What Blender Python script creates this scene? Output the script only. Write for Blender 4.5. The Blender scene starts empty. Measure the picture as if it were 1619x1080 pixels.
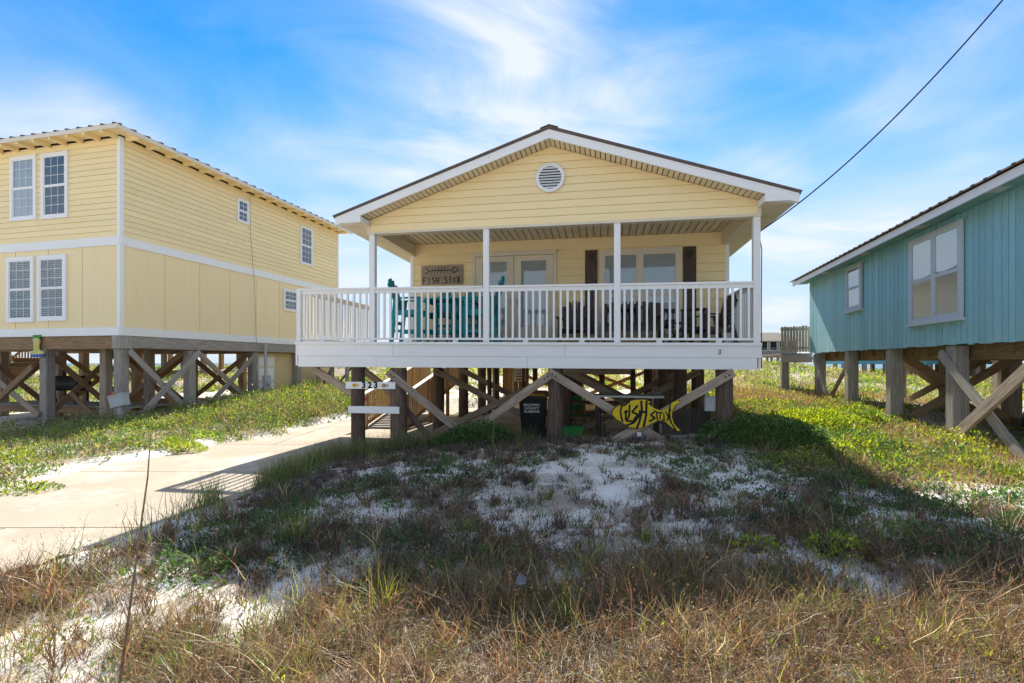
import bpy, math, random
import numpy as np
from mathutils import Matrix, Vector
R = math.radians
rnd = random.Random(7)
S = bpy.context.scene
C = S.collection
# ------------------------------------------------------------------ camera, sky, sun, exposure
cam = bpy.data.objects.new('camera', bpy.data.cameras.new('camera')); C.objects.link(cam)
cam.location = (0, 0, 1.6); cam.rotation_euler = (R(90), 0, 0)
cam.data.sensor_width = 36; cam.data.lens = 800/1619*36; cam.data.shift_y = 34/1619
cam.data.clip_start = 0.05; cam.data.clip_end = 9000
S.camera = cam
SUN_EL, SUN_AZ = 41.5, 5.7            # degrees; azimuth measured from +Y towards +X
W = bpy.data.worlds.new('World'); S.world = W; W.use_nodes = True
nt = W.node_tree; nt.nodes.clear()
def nn(t, kind, **kw):
    n = t.nodes.new(kind)
    for k, v in kw.items(): setattr(n, k, v)
    return n
sky = nn(nt, 'ShaderNodeTexSky', sky_type='NISHITA', sun_disc=False, sun_elevation=R(SUN_EL), sun_rotation=R(SUN_AZ),
         altitude=0, air_density=1.0, dust_density=0.0, ozone_density=6.0)
bg = nn(nt, 'ShaderNodeBackground'); wo = nn(nt, 'ShaderNodeOutputWorld')
bg.inputs['Strength'].default_value = 0.074
tc = nn(nt, 'ShaderNodeTexCoord'); sep = nn(nt, 'ShaderNodeSeparateXYZ')
nt.links.new(tc.outputs['Generated'], sep.inputs[0])
zc = nn(nt, 'ShaderNodeMath', operation='MAXIMUM'); nt.links.new(sep.outputs['Z'], zc.inputs[0]); zc.inputs[1].default_value = 0.0
za = nn(nt, 'ShaderNodeMath', operation='ADD'); nt.links.new(zc.outputs[0], za.inputs[0]); za.inputs[1].default_value = 0.22
dv = nn(nt, 'ShaderNodeVectorMath', operation='DIVIDE'); cz = nn(nt, 'ShaderNodeCombineXYZ')
for i in range(3): nt.links.new(za.outputs[0], cz.inputs[i])
nt.links.new(tc.outputs['Generated'], dv.inputs[0]); nt.links.new(cz.outputs[0], dv.inputs[1])
def sky_noise(rot, scale, loc, nscale, detail, rough, dist, lo, hi):
    mp = nn(nt, 'ShaderNodeMapping'); nt.links.new(dv.outputs[0], mp.inputs[0])
    mp.inputs['Rotation'].default_value = (0, 0, R(rot)); mp.inputs['Scale'].default_value = scale; mp.inputs['Location'].default_value = loc
    n1 = nn(nt, 'ShaderNodeTexNoise'); nt.links.new(mp.outputs[0], n1.inputs['Vector'])
    n1.inputs['Scale'].default_value = nscale; n1.inputs['Detail'].default_value = detail; n1.inputs['Roughness'].default_value = rough; n1.inputs['Distortion'].default_value = dist
    mr = nn(nt, 'ShaderNodeMapRange', interpolation_type='SMOOTHSTEP'); nt.links.new(n1.outputs['Fac'], mr.inputs[0]); mr.inputs[1].default_value = lo; mr.inputs[2].default_value = hi
    return mr.outputs[0]
big = sky_noise(20, (1, 1, 0), (2.9, 8.6, 0), 0.85, 3, 0.5, 0.3, 0.34, 0.62)          # broad veils
fine = sky_noise(-58, (0.75, 1.4, 0), (0.3, 0.2, 0), 1.5, 10, 0.58, 1.6, 0.25, 0.85)   # wind-drawn streaks
def mth(op, a, b, clamp=False):
    m = nn(nt, 'ShaderNodeMath', operation=op, use_clamp=clamp)
    for i, v in enumerate((a, b)):
        if isinstance(v, (int, float)): m.inputs[i].default_value = v
        else: nt.links.new(v, m.inputs[i])
    return m.outputs[0]
cover = mth('ADD', mth('MULTIPLY', big, mth('ADD', mth('MULTIPLY', fine, 0.85), 0.30)), mth('MULTIPLY', fine, 0.16), True)
low = nn(nt, 'ShaderNodeMapRange', interpolation_type='SMOOTHSTEP'); nt.links.new(zc.outputs[0], low.inputs[0]); low.inputs[1].default_value = 0.52; low.inputs[2].default_value = 0.0   # the veil thickens towards the horizon
cover = mth('MINIMUM', cover, 0.93)
mx = nn(nt, 'ShaderNodeMixRGB', blend_type='MIX'); nt.links.new(cover, mx.inputs[0])
hsv = nn(nt, 'ShaderNodeHueSaturation'); hsv.inputs['Saturation'].default_value = 1.3; nt.links.new(sky.outputs[0], hsv.inputs['Color'])
veil = nn(nt, 'ShaderNodeMixRGB'); nt.links.new(mth('MULTIPLY', low.outputs[0], 0.97), veil.inputs[0]); nt.links.new(hsv.outputs[0], veil.inputs[1]); veil.inputs[2].default_value = (2.9, 3.45, 4.0, 1)
nt.links.new(veil.outputs[0], mx.inputs[1]); mx.inputs[2].default_value = (4.15, 4.4, 4.7, 1)
nt.links.new(mx.outputs[0], bg.inputs[0]); nt.links.new(bg.outputs[0], wo.inputs[0])
sl = bpy.data.lights.new('sun', 'SUN'); sl.energy = 3.3; sl.angle = R(0.5); sl.color = (1, 0.94, 0.83)
so = bpy.data.objects.new('sun', sl); C.objects.link(so)
sd = Vector((math.sin(R(SUN_AZ))*math.cos(R(SUN_EL)), math.cos(R(SUN_AZ))*math.cos(R(SUN_EL)), math.sin(R(SUN_EL))))
so.location = sd*60; so.rotation_euler = sd.to_track_quat('Z', 'Y').to_euler()
S.view_settings.view_transform = 'Standard'; S.view_settings.look = 'None'; S.view_settings.gamma = 1
S.view_settings.use_curve_mapping = False; S.view_settings.exposure = 1.58

# ------------------------------------------------------------------ materials
MATS = {}
def mat(name, base, alt=None, kind='plain', rough=0.7, scale=3.0, amount=0.5, bump=0.0, rand=0.08, spec=0.3, stretch=(1, 1, 1), detail=5, dirt=None, dirt_pos=(0.55, 0.75), dirt_scale=2.0):
    m = bpy.data.materials.new(name); m.use_nodes = True; t = m.node_tree; t.nodes.clear()
    out = nn(t, 'ShaderNodeOutputMaterial'); p = nn(t, 'ShaderNodeBsdfPrincipled'); t.links.new(p.outputs[0], out.inputs[0])
    p.inputs['Roughness'].default_value = rough; p.inputs['Specular IOR Level'].default_value = spec
    co = nn(t, 'ShaderNodeTexCoord'); oi = nn(t, 'ShaderNodeObjectInfo')
    off = nn(t, 'ShaderNodeVectorMath', operation='ADD')
    rv = nn(t, 'ShaderNodeMath', operation='MULTIPLY'); rv.inputs[1].default_value = 37.0; t.links.new(oi.outputs['Random'], rv.inputs[0])
    t.links.new(co.outputs['Object'], off.inputs[0]); t.links.new(rv.outputs[0], off.inputs[1])
    mp = nn(t, 'ShaderNodeMapping'); mp.inputs['Scale'].default_value = stretch; t.links.new(off.outputs[0], mp.inputs[0])
    no = nn(t, 'ShaderNodeTexNoise'); no.inputs['Scale'].default_value = scale; no.inputs['Detail'].default_value = detail; no.inputs['Roughness'].default_value = 0.65
    t.links.new(mp.outputs[0], no.inputs['Vector'])
    alt = alt or tuple(c*0.75 for c in base)
    r = nn(t, 'ShaderNodeValToRGB'); t.links.new(no.outputs['Fac'], r.inputs[0])
    lo, hi = 0.5-0.28*amount-0.05, 0.5+0.28*amount+0.05
    r.color_ramp.elements[0].position = 0.33; r.color_ramp.elements[0].color = (*alt, 1)
    r.color_ramp.elements[1].position = 0.66; r.color_ramp.elements[1].color = (*base, 1)
    col = r.outputs[0]
    if dirt:
        n2 = nn(t, 'ShaderNodeTexNoise'); n2.inputs['Scale'].default_value = dirt_scale; n2.inputs['Detail'].default_value = 8; n2.inputs['Roughness'].default_value = 0.7
        t.links.new(off.outputs[0], n2.inputs['Vector'])
        r2 = nn(t, 'ShaderNodeValToRGB'); t.links.new(n2.outputs['Fac'], r2.inputs[0])
        r2.color_ramp.elements[0].position = dirt_pos[0]; r2.color_ramp.elements[0].color = (0, 0, 0, 1)
        r2.color_ramp.elements[1].position = dirt_pos[1]; r2.color_ramp.elements[1].color = (1, 1, 1, 1)
        mm = nn(t, 'ShaderNodeMixRGB'); t.links.new(r2.outputs[0], mm.inputs[0]); t.links.new(col, mm.inputs[1]); mm.inputs[2].default_value = (*dirt, 1)
        col = mm.outputs[0]
    hs = nn(t, 'ShaderNodeHueSaturation'); t.links.new(col, hs.inputs['Color'])
    mr = nn(t, 'ShaderNodeMapRange'); t.links.new(oi.outputs['Random'], mr.inputs[0]); mr.inputs[3].default_value = 1-rand; mr.inputs[4].default_value = 1+rand
    t.links.new(mr.outputs[0], hs.inputs['Value'])
    t.links.new(hs.outputs[0], p.inputs['Base Color'])
    if bump:
        b = nn(t, 'ShaderNodeBump'); b.inputs['Strength'].default_value = bump; b.inputs['Distance'].default_value = 0.01
        t.links.new(no.outputs['Fac'], b.inputs['Height']); t.links.new(b.outputs[0], p.inputs['Normal'])
    MATS[name] = m
    return m
G = (0.9, 14, 14)      # grain runs along the local X of every board
M = MATS
mat('yellow_siding', (0.94, 0.765, 0.43), (0.91, 0.725, 0.385), scale=2.2, rand=0.035, rough=0.55, stretch=(0.6, 4, 4), dirt=(0.62, 0.45, 0.2), dirt_pos=(0.62, 0.85))
mat('yellow_panel', (0.93, 0.755, 0.45), (0.89, 0.715, 0.40), scale=2.0, rand=0.03, rough=0.7, stretch=(0.5, 9, 9), bump=0.1, dirt=(0.62, 0.46, 0.22), dirt_pos=(0.62, 0.88))
mat('white_paint', (0.88, 0.87, 0.85), (0.82, 0.81, 0.78), scale=3, rand=0.03, rough=0.5, stretch=G, dirt=(0.50, 0.44, 0.36), dirt_pos=(0.66, 0.80), dirt_scale=5, bump=0.08)
mat('cream_trim', (0.78, 0.70, 0.55), (0.72, 0.63, 0.48), scale=3, rand=0.03, rough=0.5)
mat('soffit_vinyl', (0.80, 0.69, 0.50), (0.74, 0.63, 0.45), scale=2, rand=0.05, rough=0.5)
mat('weathered_wood', (0.44, 0.355, 0.27), (0.20, 0.15, 0.105), scale=3, rand=0.18, rough=0.85, stretch=G, bump=0.5)
mat('grey_wood', (0.42, 0.38, 0.33), (0.22, 0.19, 0.16), scale=3, rand=0.15, rough=0.85, stretch=G, bump=0.5)
mat('tan_wood', (0.50, 0.31, 0.15), (0.30, 0.18, 0.08), scale=3, rand=0.18, rough=0.8, stretch=G, bump=0.3)
mat('brown_beam', (0.36, 0.235, 0.125), (0.18, 0.11, 0.06), scale=3, rand=0.15, rough=0.8, stretch=G, bump=0.3)
mat('pile_wood', (0.20, 0.14, 0.10), (0.07, 0.048, 0.035), scale=3, rand=0.2, rough=0.9, stretch=G, bump=0.6)
mat('dark_wood', (0.12, 0.088, 0.07), (0.06, 0.045, 0.036), scale=3, rand=0.15, rough=0.7, stretch=G, bump=0.3)
mat('teal_plastic', (0.008, 0.34, 0.36), (0.006, 0.29, 0.31), scale=2, rand=0.05, rough=0.45)
mat('blue_siding', (0.33, 0.58, 0.62), (0.23, 0.47, 0.52), scale=3, rand=0.09, rough=0.75, stretch=(1.2, 22, 22), bump=0.35, dirt=(0.46, 0.58, 0.56), dirt_pos=(0.55, 0.8), dirt_scale=4)
mat('blue_trim', (0.62, 0.66, 0.68), (0.48, 0.54, 0.58), scale=4, rand=0.06, rough=0.7, stretch=G, dirt=(0.55, 0.52, 0.48), dirt_pos=(0.5, 0.7), dirt_scale=6)
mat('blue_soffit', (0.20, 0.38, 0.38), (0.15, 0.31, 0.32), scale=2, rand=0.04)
mat('brown_roof', (0.16, 0.115, 0.085), (0.09, 0.065, 0.05), scale=9, rand=0.08, rough=0.7, bump=0.2)
mat('grey_shingle', (0.22, 0.19, 0.16), (0.13, 0.115, 0.10), scale=22, rand=0.05, rough=0.95, bump=0.3)
mat('concrete', (0.42, 0.355, 0.275), (0.36, 0.30, 0.23), scale=1.1, rand=0.04, rough=0.95, detail=12, bump=0.15, dirt=(0.50, 0.45, 0.38), dirt_pos=(0.50, 0.66), dirt_scale=1.3)
mat('black_plastic', (0.012, 0.012, 0.013), (0.009, 0.009, 0.01), rough=0.4, rand=0.0)
mat('black_metal', (0.02, 0.02, 0.02), (0.035, 0.03, 0.028), rough=0.5, rand=0.0)
mat('grey_metal', (0.45, 0.46, 0.46), (0.36, 0.37, 0.37), rough=0.45, rand=0.03)
mat('galvanised', (0.55, 0.56, 0.56), (0.40, 0.40, 0.40), rough=0.4, rand=0.03)
mat('fish_yellow', (0.72, 0.50, 0.012), (0.60, 0.40, 0.01), scale=6, rand=0.0, rough=0.5)
mat('letter_black', (0.012, 0.012, 0.014), (0.016, 0.015, 0.015), rand=0.0)
mat('red_paint', (0.55, 0.02, 0.02), rand=0.0, rough=0.3)
mat('orange_paint', (0.75, 0.32, 0.02), rand=0.0)
mat('lid_orange', (0.42, 0.20, 0.04), rand=0.0)
mat('teal_paint', (0.02, 0.35, 0.38), rand=0.0)
mat('green_paint', (0.04, 0.30, 0.06), rand=0.05)
mat('blue_paint', (0.05, 0.13, 0.40), rand=0.0)
mat('pale_yellow', (0.70, 0.62, 0.20), rand=0.0)
mat('white_plain', (0.80, 0.80, 0.78), (0.74, 0.74, 0.72), rand=0.02, rough=0.5)
mat('window_dark', (0.012, 0.015, 0.02), (0.010, 0.012, 0.016), rand=0.0)
mat('blind_white', (0.82, 0.81, 0.78), (0.78, 0.77, 0.74), rand=0.05, rough=0.6)
mat('beige_wall', (0.72, 0.57, 0.31), (0.66, 0.52, 0.28), rand=0.03)
mat('brick_red', (0.42, 0.22, 0.14), rand=0.05)
mat('far_blue', (0.14, 0.42, 0.50), rand=0.05)
mat('far_grey', (0.30, 0.29, 0.28), rand=0.05)
mat('scrap_blue', (0.45, 0.50, 0.66), rand=0.0)
mat('cable_black', (0.015, 0.015, 0.016), rand=0.0)
def glass_mat(key, base_r, cap):
    m = bpy.data.materials.new('window_'+key); m.use_nodes = True; t = m.node_tree; t.nodes.clear()
    out = nn(t, 'ShaderNodeOutputMaterial'); mix = nn(t, 'ShaderNodeMixShader'); tr = nn(t, 'ShaderNodeBsdfTransparent'); gl = nn(t, 'ShaderNodeBsdfGlossy')
    tr.inputs[0].default_value = (0.86, 0.90, 0.92, 1); gl.inputs['Roughness'].default_value = 0.03
    co = nn(t, 'ShaderNodeTexCoord'); no = nn(t, 'ShaderNodeTexNoise'); no.inputs['Scale'].default_value = 1.6; t.links.new(co.outputs['Object'], no.inputs['Vector'])
    bp = nn(t, 'ShaderNodeBump'); bp.inputs['Strength'].default_value = 0.12; bp.inputs['Distance'].default_value = 0.02; t.links.new(no.outputs['Fac'], bp.inputs['Height']); t.links.new(bp.outputs[0], gl.inputs['Normal'])
    lw = nn(t, 'ShaderNodeFresnel'); lw.inputs['IOR'].default_value = 1.5
    ad = nn(t, 'ShaderNodeMath', operation='ADD'); ad.inputs[1].default_value = base_r; t.links.new(lw.outputs[0], ad.inputs[0])
    mn = nn(t, 'ShaderNodeMath', operation='MINIMUM'); mn.inputs[1].default_value = cap; t.links.new(ad.outputs[0], mn.inputs[0]); t.links.new(mn.outputs[0], mix.inputs[0]); t.links.new(tr.outputs[0], mix.inputs[1]); t.links.new(gl.outputs[0], mix.inputs[2]); t.links.new(mix.outputs[0], out.inputs[0])
    MATS[key] = m
glass_mat('glass', 0.05, 0.20); glass_mat('dull_glass', 0.10, 0.30)
def plant_mat(name, trans=0.45):
    m = bpy.data.materials.new(name); m.use_nodes = True; t = m.node_tree; t.nodes.clear()
    out = nn(t, 'ShaderNodeOutputMaterial'); at = nn(t, 'ShaderNodeAttribute', attribute_name='tint')
    d = nn(t, 'ShaderNodeBsdfDiffuse'); tl = nn(t, 'ShaderNodeBsdfTranslucent'); mix = nn(t, 'ShaderNodeMixShader'); mix.inputs[0].default_value = trans
    g = nn(t, 'ShaderNodeBsdfGlossy'); g.inputs['Roughness'].default_value = 0.45; m2 = nn(t, 'ShaderNodeMixShader'); m2.inputs[0].default_value = 0.05
    hs = nn(t, 'ShaderNodeHueSaturation'); hs.inputs['Value'].default_value = 1.5; hs.inputs['Saturation'].default_value = 1.1
    t.links.new(at.outputs['Color'], d.inputs[0]); t.links.new(at.outputs['Color'], hs.inputs['Color']); t.links.new(hs.outputs[0], tl.inputs[0])
    t.links.new(d.outputs[0], mix.inputs[1]); t.links.new(tl.outputs[0], mix.inputs[2])
    t.links.new(mix.outputs[0], m2.inputs[1]); t.links.new(g.outputs[0], m2.inputs[2]); t.links.new(m2.outputs[0], out.inputs[0])
    MATS[name] = m
plant_mat('blade', 0.40); plant_mat('leaf', 0.45)

# ------------------------------------------------------------------ building helpers
def thing(name, label, cat, loc=(0, 0, 0), rz=0, group=None):
    o = bpy.data.objects.new(name, None); C.objects.link(o); o.empty_display_size = 0.2
    o.location = loc; o.rotation_euler = (0, 0, rz); o['label'] = label; o['category'] = cat
    if group: o['group'] = group
    return o
def tag(o, label, cat, group=None):
    o['label'] = label; o['category'] = cat
    if group: o['group'] = group
    return o
def put(name, me, parent, mx=None):
    o = bpy.data.objects.new(name, me); C.objects.link(o)
    if parent: o.parent = parent
    if mx is not None: o.matrix_local = mx
    return o
def T(x, y, z): return Matrix.Translation((x, y, z))
CACHE = {}
BOXF = [(0, 3, 2, 1), (4, 5, 6, 7), (0, 1, 5, 4), (1, 2, 6, 5), (2, 3, 7, 6), (3, 0, 4, 7)]
def box_mesh(l, w, h, m, cham=0.0):
    key = (round(l, 3), round(w, 3), round(h, 3), m, cham)
    if key in CACHE: return CACHE[key]
    me = bpy.data.meshes.new('box'); x, y, z = l/2, w/2, h/2
    if cham:
        c = min(cham, y*0.4, z*0.4)
        sec = [(-y+c, -z), (y-c, -z), (y, -z+c), (y, z-c), (y-c, z), (-y+c, z), (-y, z-c), (-y, -z+c)]
        V = [(-x, a, b) for a, b in sec]+[(x, a, b) for a, b in sec]
        F = [tuple(range(7, -1, -1)), tuple(range(8, 16))]+[(i, (i+1) % 8, 8+(i+1) % 8, 8+i) for i in range(8)]
    else:
        V = [(-x, -y, -z), (x, -y, -z), (x, y, -z), (-x, y, -z), (-x, -y, z), (x, -y, z), (x, y, z), (-x, y, z)]; F = BOXF
    me.from_pydata(V, [], F); me.materials.append(MATS[m]); CACHE[key] = me
    return me
RX = {0: Matrix.Identity(4), 1: Matrix.Rotation(R(90), 4, 'Z'), 2: Matrix.Rotation(R(-90), 4, 'Y')}
def bx(name, parent, m, x0, x1, y0, y1, z0, z1, base=None, cham=0.0):
    """a box in the parent's own axes (or those of base), its grain (local X) along the longest side"""
    d = (abs(x1-x0), abs(y1-y0), abs(z1-z0)); k = max(range(3), key=lambda i: d[i])
    dims = d if k == 0 else ((d[1], d[0], d[2]) if k == 1 else (d[2], d[1], d[0]))
    mx = T((x0+x1)/2, (y0+y1)/2, (z0+z1)/2) @ RX[k]
    if base is not None: mx = base @ mx
    return put(name, box_mesh(*dims, m, cham), parent, mx)
def beam(name, parent, m, p0, p1, w, h, up=(0, 0, 1), cham=0.008, roll=0):
    p0, p1 = Vector(p0), Vector(p1); d = p1-p0; x = d.normalized(); u = Vector(up)
    if abs(x.dot(u)) > 0.99: u = Vector((0, 1, 0))
    y = u.cross(x).normalized(); z = x.cross(y)
    mx = Matrix((x, y, z)).transposed().to_4x4(); mx.translation = (p0+p1)/2
    if roll: mx = mx @ Matrix.Rotation(roll, 4, 'X')
    return put(name, box_mesh(round(d.length, 3), w, h, m, cham), parent, mx)
class MB:
    def __init__(s): s.v = []; s.f = []; s.mi = []; s.ms = []
    def _m(s, m):
        if m not in s.ms: s.ms.append(m)
        return s.ms.index(m)
    def poly(s, V, F, m):
        o = len(s.v); s.v += [tuple(p) for p in V]; k = s._m(m)
        for f in F: s.f.append(tuple(i+o for i in f)); s.mi.append(k)
        return s
    def box(s, x0, x1, y0, y1, z0, z1, m, mx=None):
        V = [(x0, y0, z0), (x1, y0, z0), (x1, y1, z0), (x0, y1, z0), (x0, y0, z1), (x1, y0, z1), (x1, y1, z1), (x0, y1, z1)]
        if mx is not None: V = [mx @ Vector(p) for p in V]
        return s.poly(V, BOXF, m)
    def bar(s, p0, p1, w, h, m, up=(0, 0, 1)):
        p0, p1 = Vector(p0), Vector(p1); d = p1-p0; x = d.normalized(); u = Vector(up)
        if abs(x.dot(u)) > 0.99: u = Vector((0, 1, 0))
        y = u.cross(x).normalized(); z = x.cross(y)
        mx = Matrix((x, y, z)).transposed().to_4x4(); mx.translation = p0
        return s.box(0, d.length, -w/2, w/2, -h/2, h/2, m, mx)
    def tube(s, pts, r, m, n=8, caps=True):
        pts = [Vector(p) for p in pts]; rs = r if isinstance(r, (list, tuple)) else [r]*len(pts); V = []; F = []
        for i, p in enumerate(pts):
            d = (pts[min(i+1, len(pts)-1)]-pts[max(i-1, 0)]).normalized()
            u = Vector((0, 0, 1)) if abs(d.z) < 0.95 else Vector((1, 0, 0)); a = d.cross(u).normalized(); b = a.cross(d)
            for k in range(n): V.append(p+(a*math.cos(2*math.pi*k/n)+b*math.sin(2*math.pi*k/n))*rs[i])
        for i in range(len(pts)-1):
            for k in range(n): F.append((i*n+k, i*n+(k+1) % n, (i+1)*n+(k+1) % n, (i+1)*n+k))
        if caps: F += [tuple(range(n)), tuple(range((len(pts)-1)*n, len(pts)*n))[::-1]]
        return s.poly(V, F, m)
    def prism(s, pts, y0, y1, m, side=None):
        """outline in x,z pushed out from y0 (front) to y1 (back)"""
        n = len(pts); V = [(a, y0, b) for a, b in pts]+[(a, y1, b) for a, b in pts]
        s.poly(V, [tuple(range(n)), tuple(range(2*n-1, n-1, -1))], m)
        s.poly(V, [(i, n+i, n+(i+1) % n, (i+1) % n) for i in range(n)], side or m)
        return s
    def build(s, name, parent=None, mx=None, smooth=False):
        me = bpy.data.meshes.new(name); me.from_pydata(s.v, [], s.f)
        for m in s.ms: me.materials.append(MATS[m])
        me.polygons.foreach_set('material_index', s.mi)
        if smooth: me.polygons.foreach_set('use_smooth', [True]*len(s.f))
        me.update()
        return put(name, me, parent, mx)
def text_part(name, parent, body, size, m, mx, depth=0.002, align='CENTER', space=1.0, bold=0.0):
    cu = bpy.data.curves.new(name, 'FONT'); cu.body = body; cu.size = size; cu.extrude = depth; cu.offset = bold; cu.align_x = align; cu.align_y = 'CENTER'; cu.space_character = space
    cu.materials.append(MATS[m])
    o = bpy.data.objects.new('text', cu); C.objects.link(o); bpy.context.view_layer.update(); me = bpy.data.meshes.new_from_object(o.evaluated_get(bpy.context.evaluated_depsgraph_get())); bpy.data.objects.remove(o)
    if not me.materials: me.materials.append(MATS[m])
    return put(name, me, parent, mx)
FRONT = Matrix.Rotation(R(90), 4, 'X')        # text facing -Y
def strokes(mb, paths, w, y, m, t=0.004):
    for pth in paths:
        for (x0, z0), (x1, z1) in zip(pth[:-1], pth[1:]): mb.bar((x0, y, z0), (x1, y, z1), t, w, m, up=(0, 1, 0)) if False else mb.bar((x0, y, z0), (x1, y, z1), w, t, m, up=(0, 1, 0))
# plane frames: s runs along the wall (to the viewer's right), local Y points into the wall, Z up
P_FRONT = lambda a, b: T(a, b, 0)                                          # faces -b
P_RIGHT = lambda a, b: T(a, b, 0) @ Matrix.Rotation(R(90), 4, 'Z')         # faces +a, s along +b
P_LEFT = lambda a, b: T(a, b, 0) @ Matrix.Rotation(R(-90), 4, 'Z')         # faces -a, s along -b
def lap_board(parent, base, m, x0, x1, z0, z1, x0t=None, x1t=None, proud=0.02, name='siding_board'):
    x0t = x0 if x0t is None else x0t; x1t = x1 if x1t is None else x1t
    cx, czz = (x0+x1)/2, (z0+z1)/2; h = z1-z0-0.011
    V = [(x0-cx, -proud, z0-czz), (x1-cx, -proud, z0-czz), (x1-cx, 0, z0-czz), (x0-cx, 0, z0-czz),
         (x0t-cx, -proud*0.55, z0-czz+h), (x1t-cx, -proud*0.55, z0-czz+h), (x1t-cx, 0, z0-czz+h), (x0t-cx, 0, z0-czz+h)]
    key = ('lap', tuple(round(c, 3) for p in V for c in p), m)
    if key not in CACHE:
        me = bpy.data.meshes.new('lap'); me.from_pydata(V, [], BOXF); me.materials.append(MATS[m]); CACHE[key] = me
    return put(name, CACHE[key], parent, base @ T(cx, 0, czz))
def lap_wall(parent, base, m, x0, x1, z0, z1, pitch, holes=(), seams=0.0, proud=0.02):
    n = round((z1-z0)/pitch); p = (z1-z0)/n
    for i in range(n):
        a, b = z0+i*p, z0+(i+1)*p; spans = [(x0, x1)]
        for h in holes:
            if h[2] < b-0.01 and h[3] > a+0.01:
                ns = []
                for s in spans:
                    if h[1] <= s[0] or h[0] >= s[1]: ns.append(s); continue
                    if h[0] > s[0]+0.03: ns.append((s[0], h[0]))
                    if h[1] < s[1]-0.03: ns.append((h[1], s[1]))
                spans = ns
        for s in spans:
            if seams and s[1]-s[0] > seams*1.4:
                c = s[0]+(s[1]-s[0])*rnd.uniform(0.3, 0.7)
                lap_board(parent, base, m, s[0], c-0.002, a, b, proud=proud); lap_board(parent, base, m, c+0.002, s[1], a, b, proud=proud)
            else: lap_board(parent, base, m, s[0], s[1], a, b, proud=proud)
def window(parent, base, x0, x1, z0, z1, fm='white_paint', cols=2, rows=2, lights=1, blind=0.0, blind_low=0.0, depth=0.06, trim=0.06, mid=0.5, sill=False, label=None, gm='glass', half=0.028):
    """one window: casing (the part), then sashes, panes, bars, blinds as sub-parts; lights = sashes side by side"""
    cx, cz_ = (x0+x1)/2, (z0+z1)/2; w, h = (x1-x0)/2, (z1-z0)/2
    mb = MB()
    mb.box(-w, -w+trim, -depth, 0, -h, h, fm); mb.box(w-trim, w, -depth, 0, -h, h, fm)
    mb.box(-w+trim, w-trim, -depth+0.003, 0, h-trim, h, fm); mb.box(-w+trim, w-trim, -depth+0.003, 0, -h, -h+trim, fm)
    lw = (2*w-2*trim)/lights
    for i in range(1, lights): x = -w+trim+i*lw; mb.box(x-trim*0.45, x+trim*0.45, -depth+0.006, 0, -h+trim, h-trim, fm)
    mb.box(-w+trim, w-trim, -0.008, 0, -h+trim, h-trim, 'window_dark')
    wd = mb.build('window', parent, base @ T(cx, 0, cz_))
    if label: wd['label'] = label
    if sill: bx('sill', wd, fm, -w-0.04, w+0.04, -depth-0.05, -0.001, -h-0.045, -h-0.001)
    sf = 0.032
    for i in range(lights):
        xa = -w+trim+i*lw+(trim*0.45 if i else 0); xb = -w+trim+(i+1)*lw-(trim*0.45 if i < lights-1 else 0)
        zm = -h+trim+(2*h-2*trim)*mid
        for (za_, zb_, yy, bl) in ((zm, h-trim, -depth*0.62, blind), (-h+trim, zm, -depth*0.5, blind_low)):
            s = MB()
            s.box(xa, xa+sf, yy-0.012, yy+0.012, za_, zb_, fm); s.box(xb-sf, xb, yy-0.012, yy+0.012, za_, zb_, fm)
            s.box(xa+sf, xb-sf, yy-0.011, yy+0.011, za_, za_+sf, fm); s.box(xa+sf, xb-sf, yy-0.011, yy+0.011, zb_-sf, zb_, fm)
            s.build('sash', wd)
            bx('pane', wd, gm, xa+sf-0.002, xb-sf+0.002, yy-0.003, yy+0.001, za_+sf-0.002, zb_-sf+0.002)
            if cols*rows > 1:
                g = MB()
                for c in range(1, cols): x = xa+sf+(xb-xa-2*sf)*c/cols; g.box(x-0.0055, x+0.0055, yy-0.009, yy-0.004, za_+sf, zb_-sf, fm)
                for r_ in range(1, rows): z = za_+sf+(zb_-za_-2*sf)*r_/rows; g.box(xa+sf, xb-sf, yy-0.0085, yy-0.0045, z-0.0055, z+0.0055, fm)
                g.build('muntin', wd)
            if bl > 0:
                b = MB(); n = max(3, int((zb_-za_)*bl/0.05))
                for k in range(n):
                    z = zb_-sf-(k+0.5)*0.05; b.poly([(xa+sf, -0.022, z-half), (xb-sf, -0.022, z-half), (xb-sf, -0.010, z+half), (xa+sf, -0.010, z+half)], [(0, 1, 2, 3)], 'blind_white')
                b.build('blind', wd)
    return wd

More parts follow.
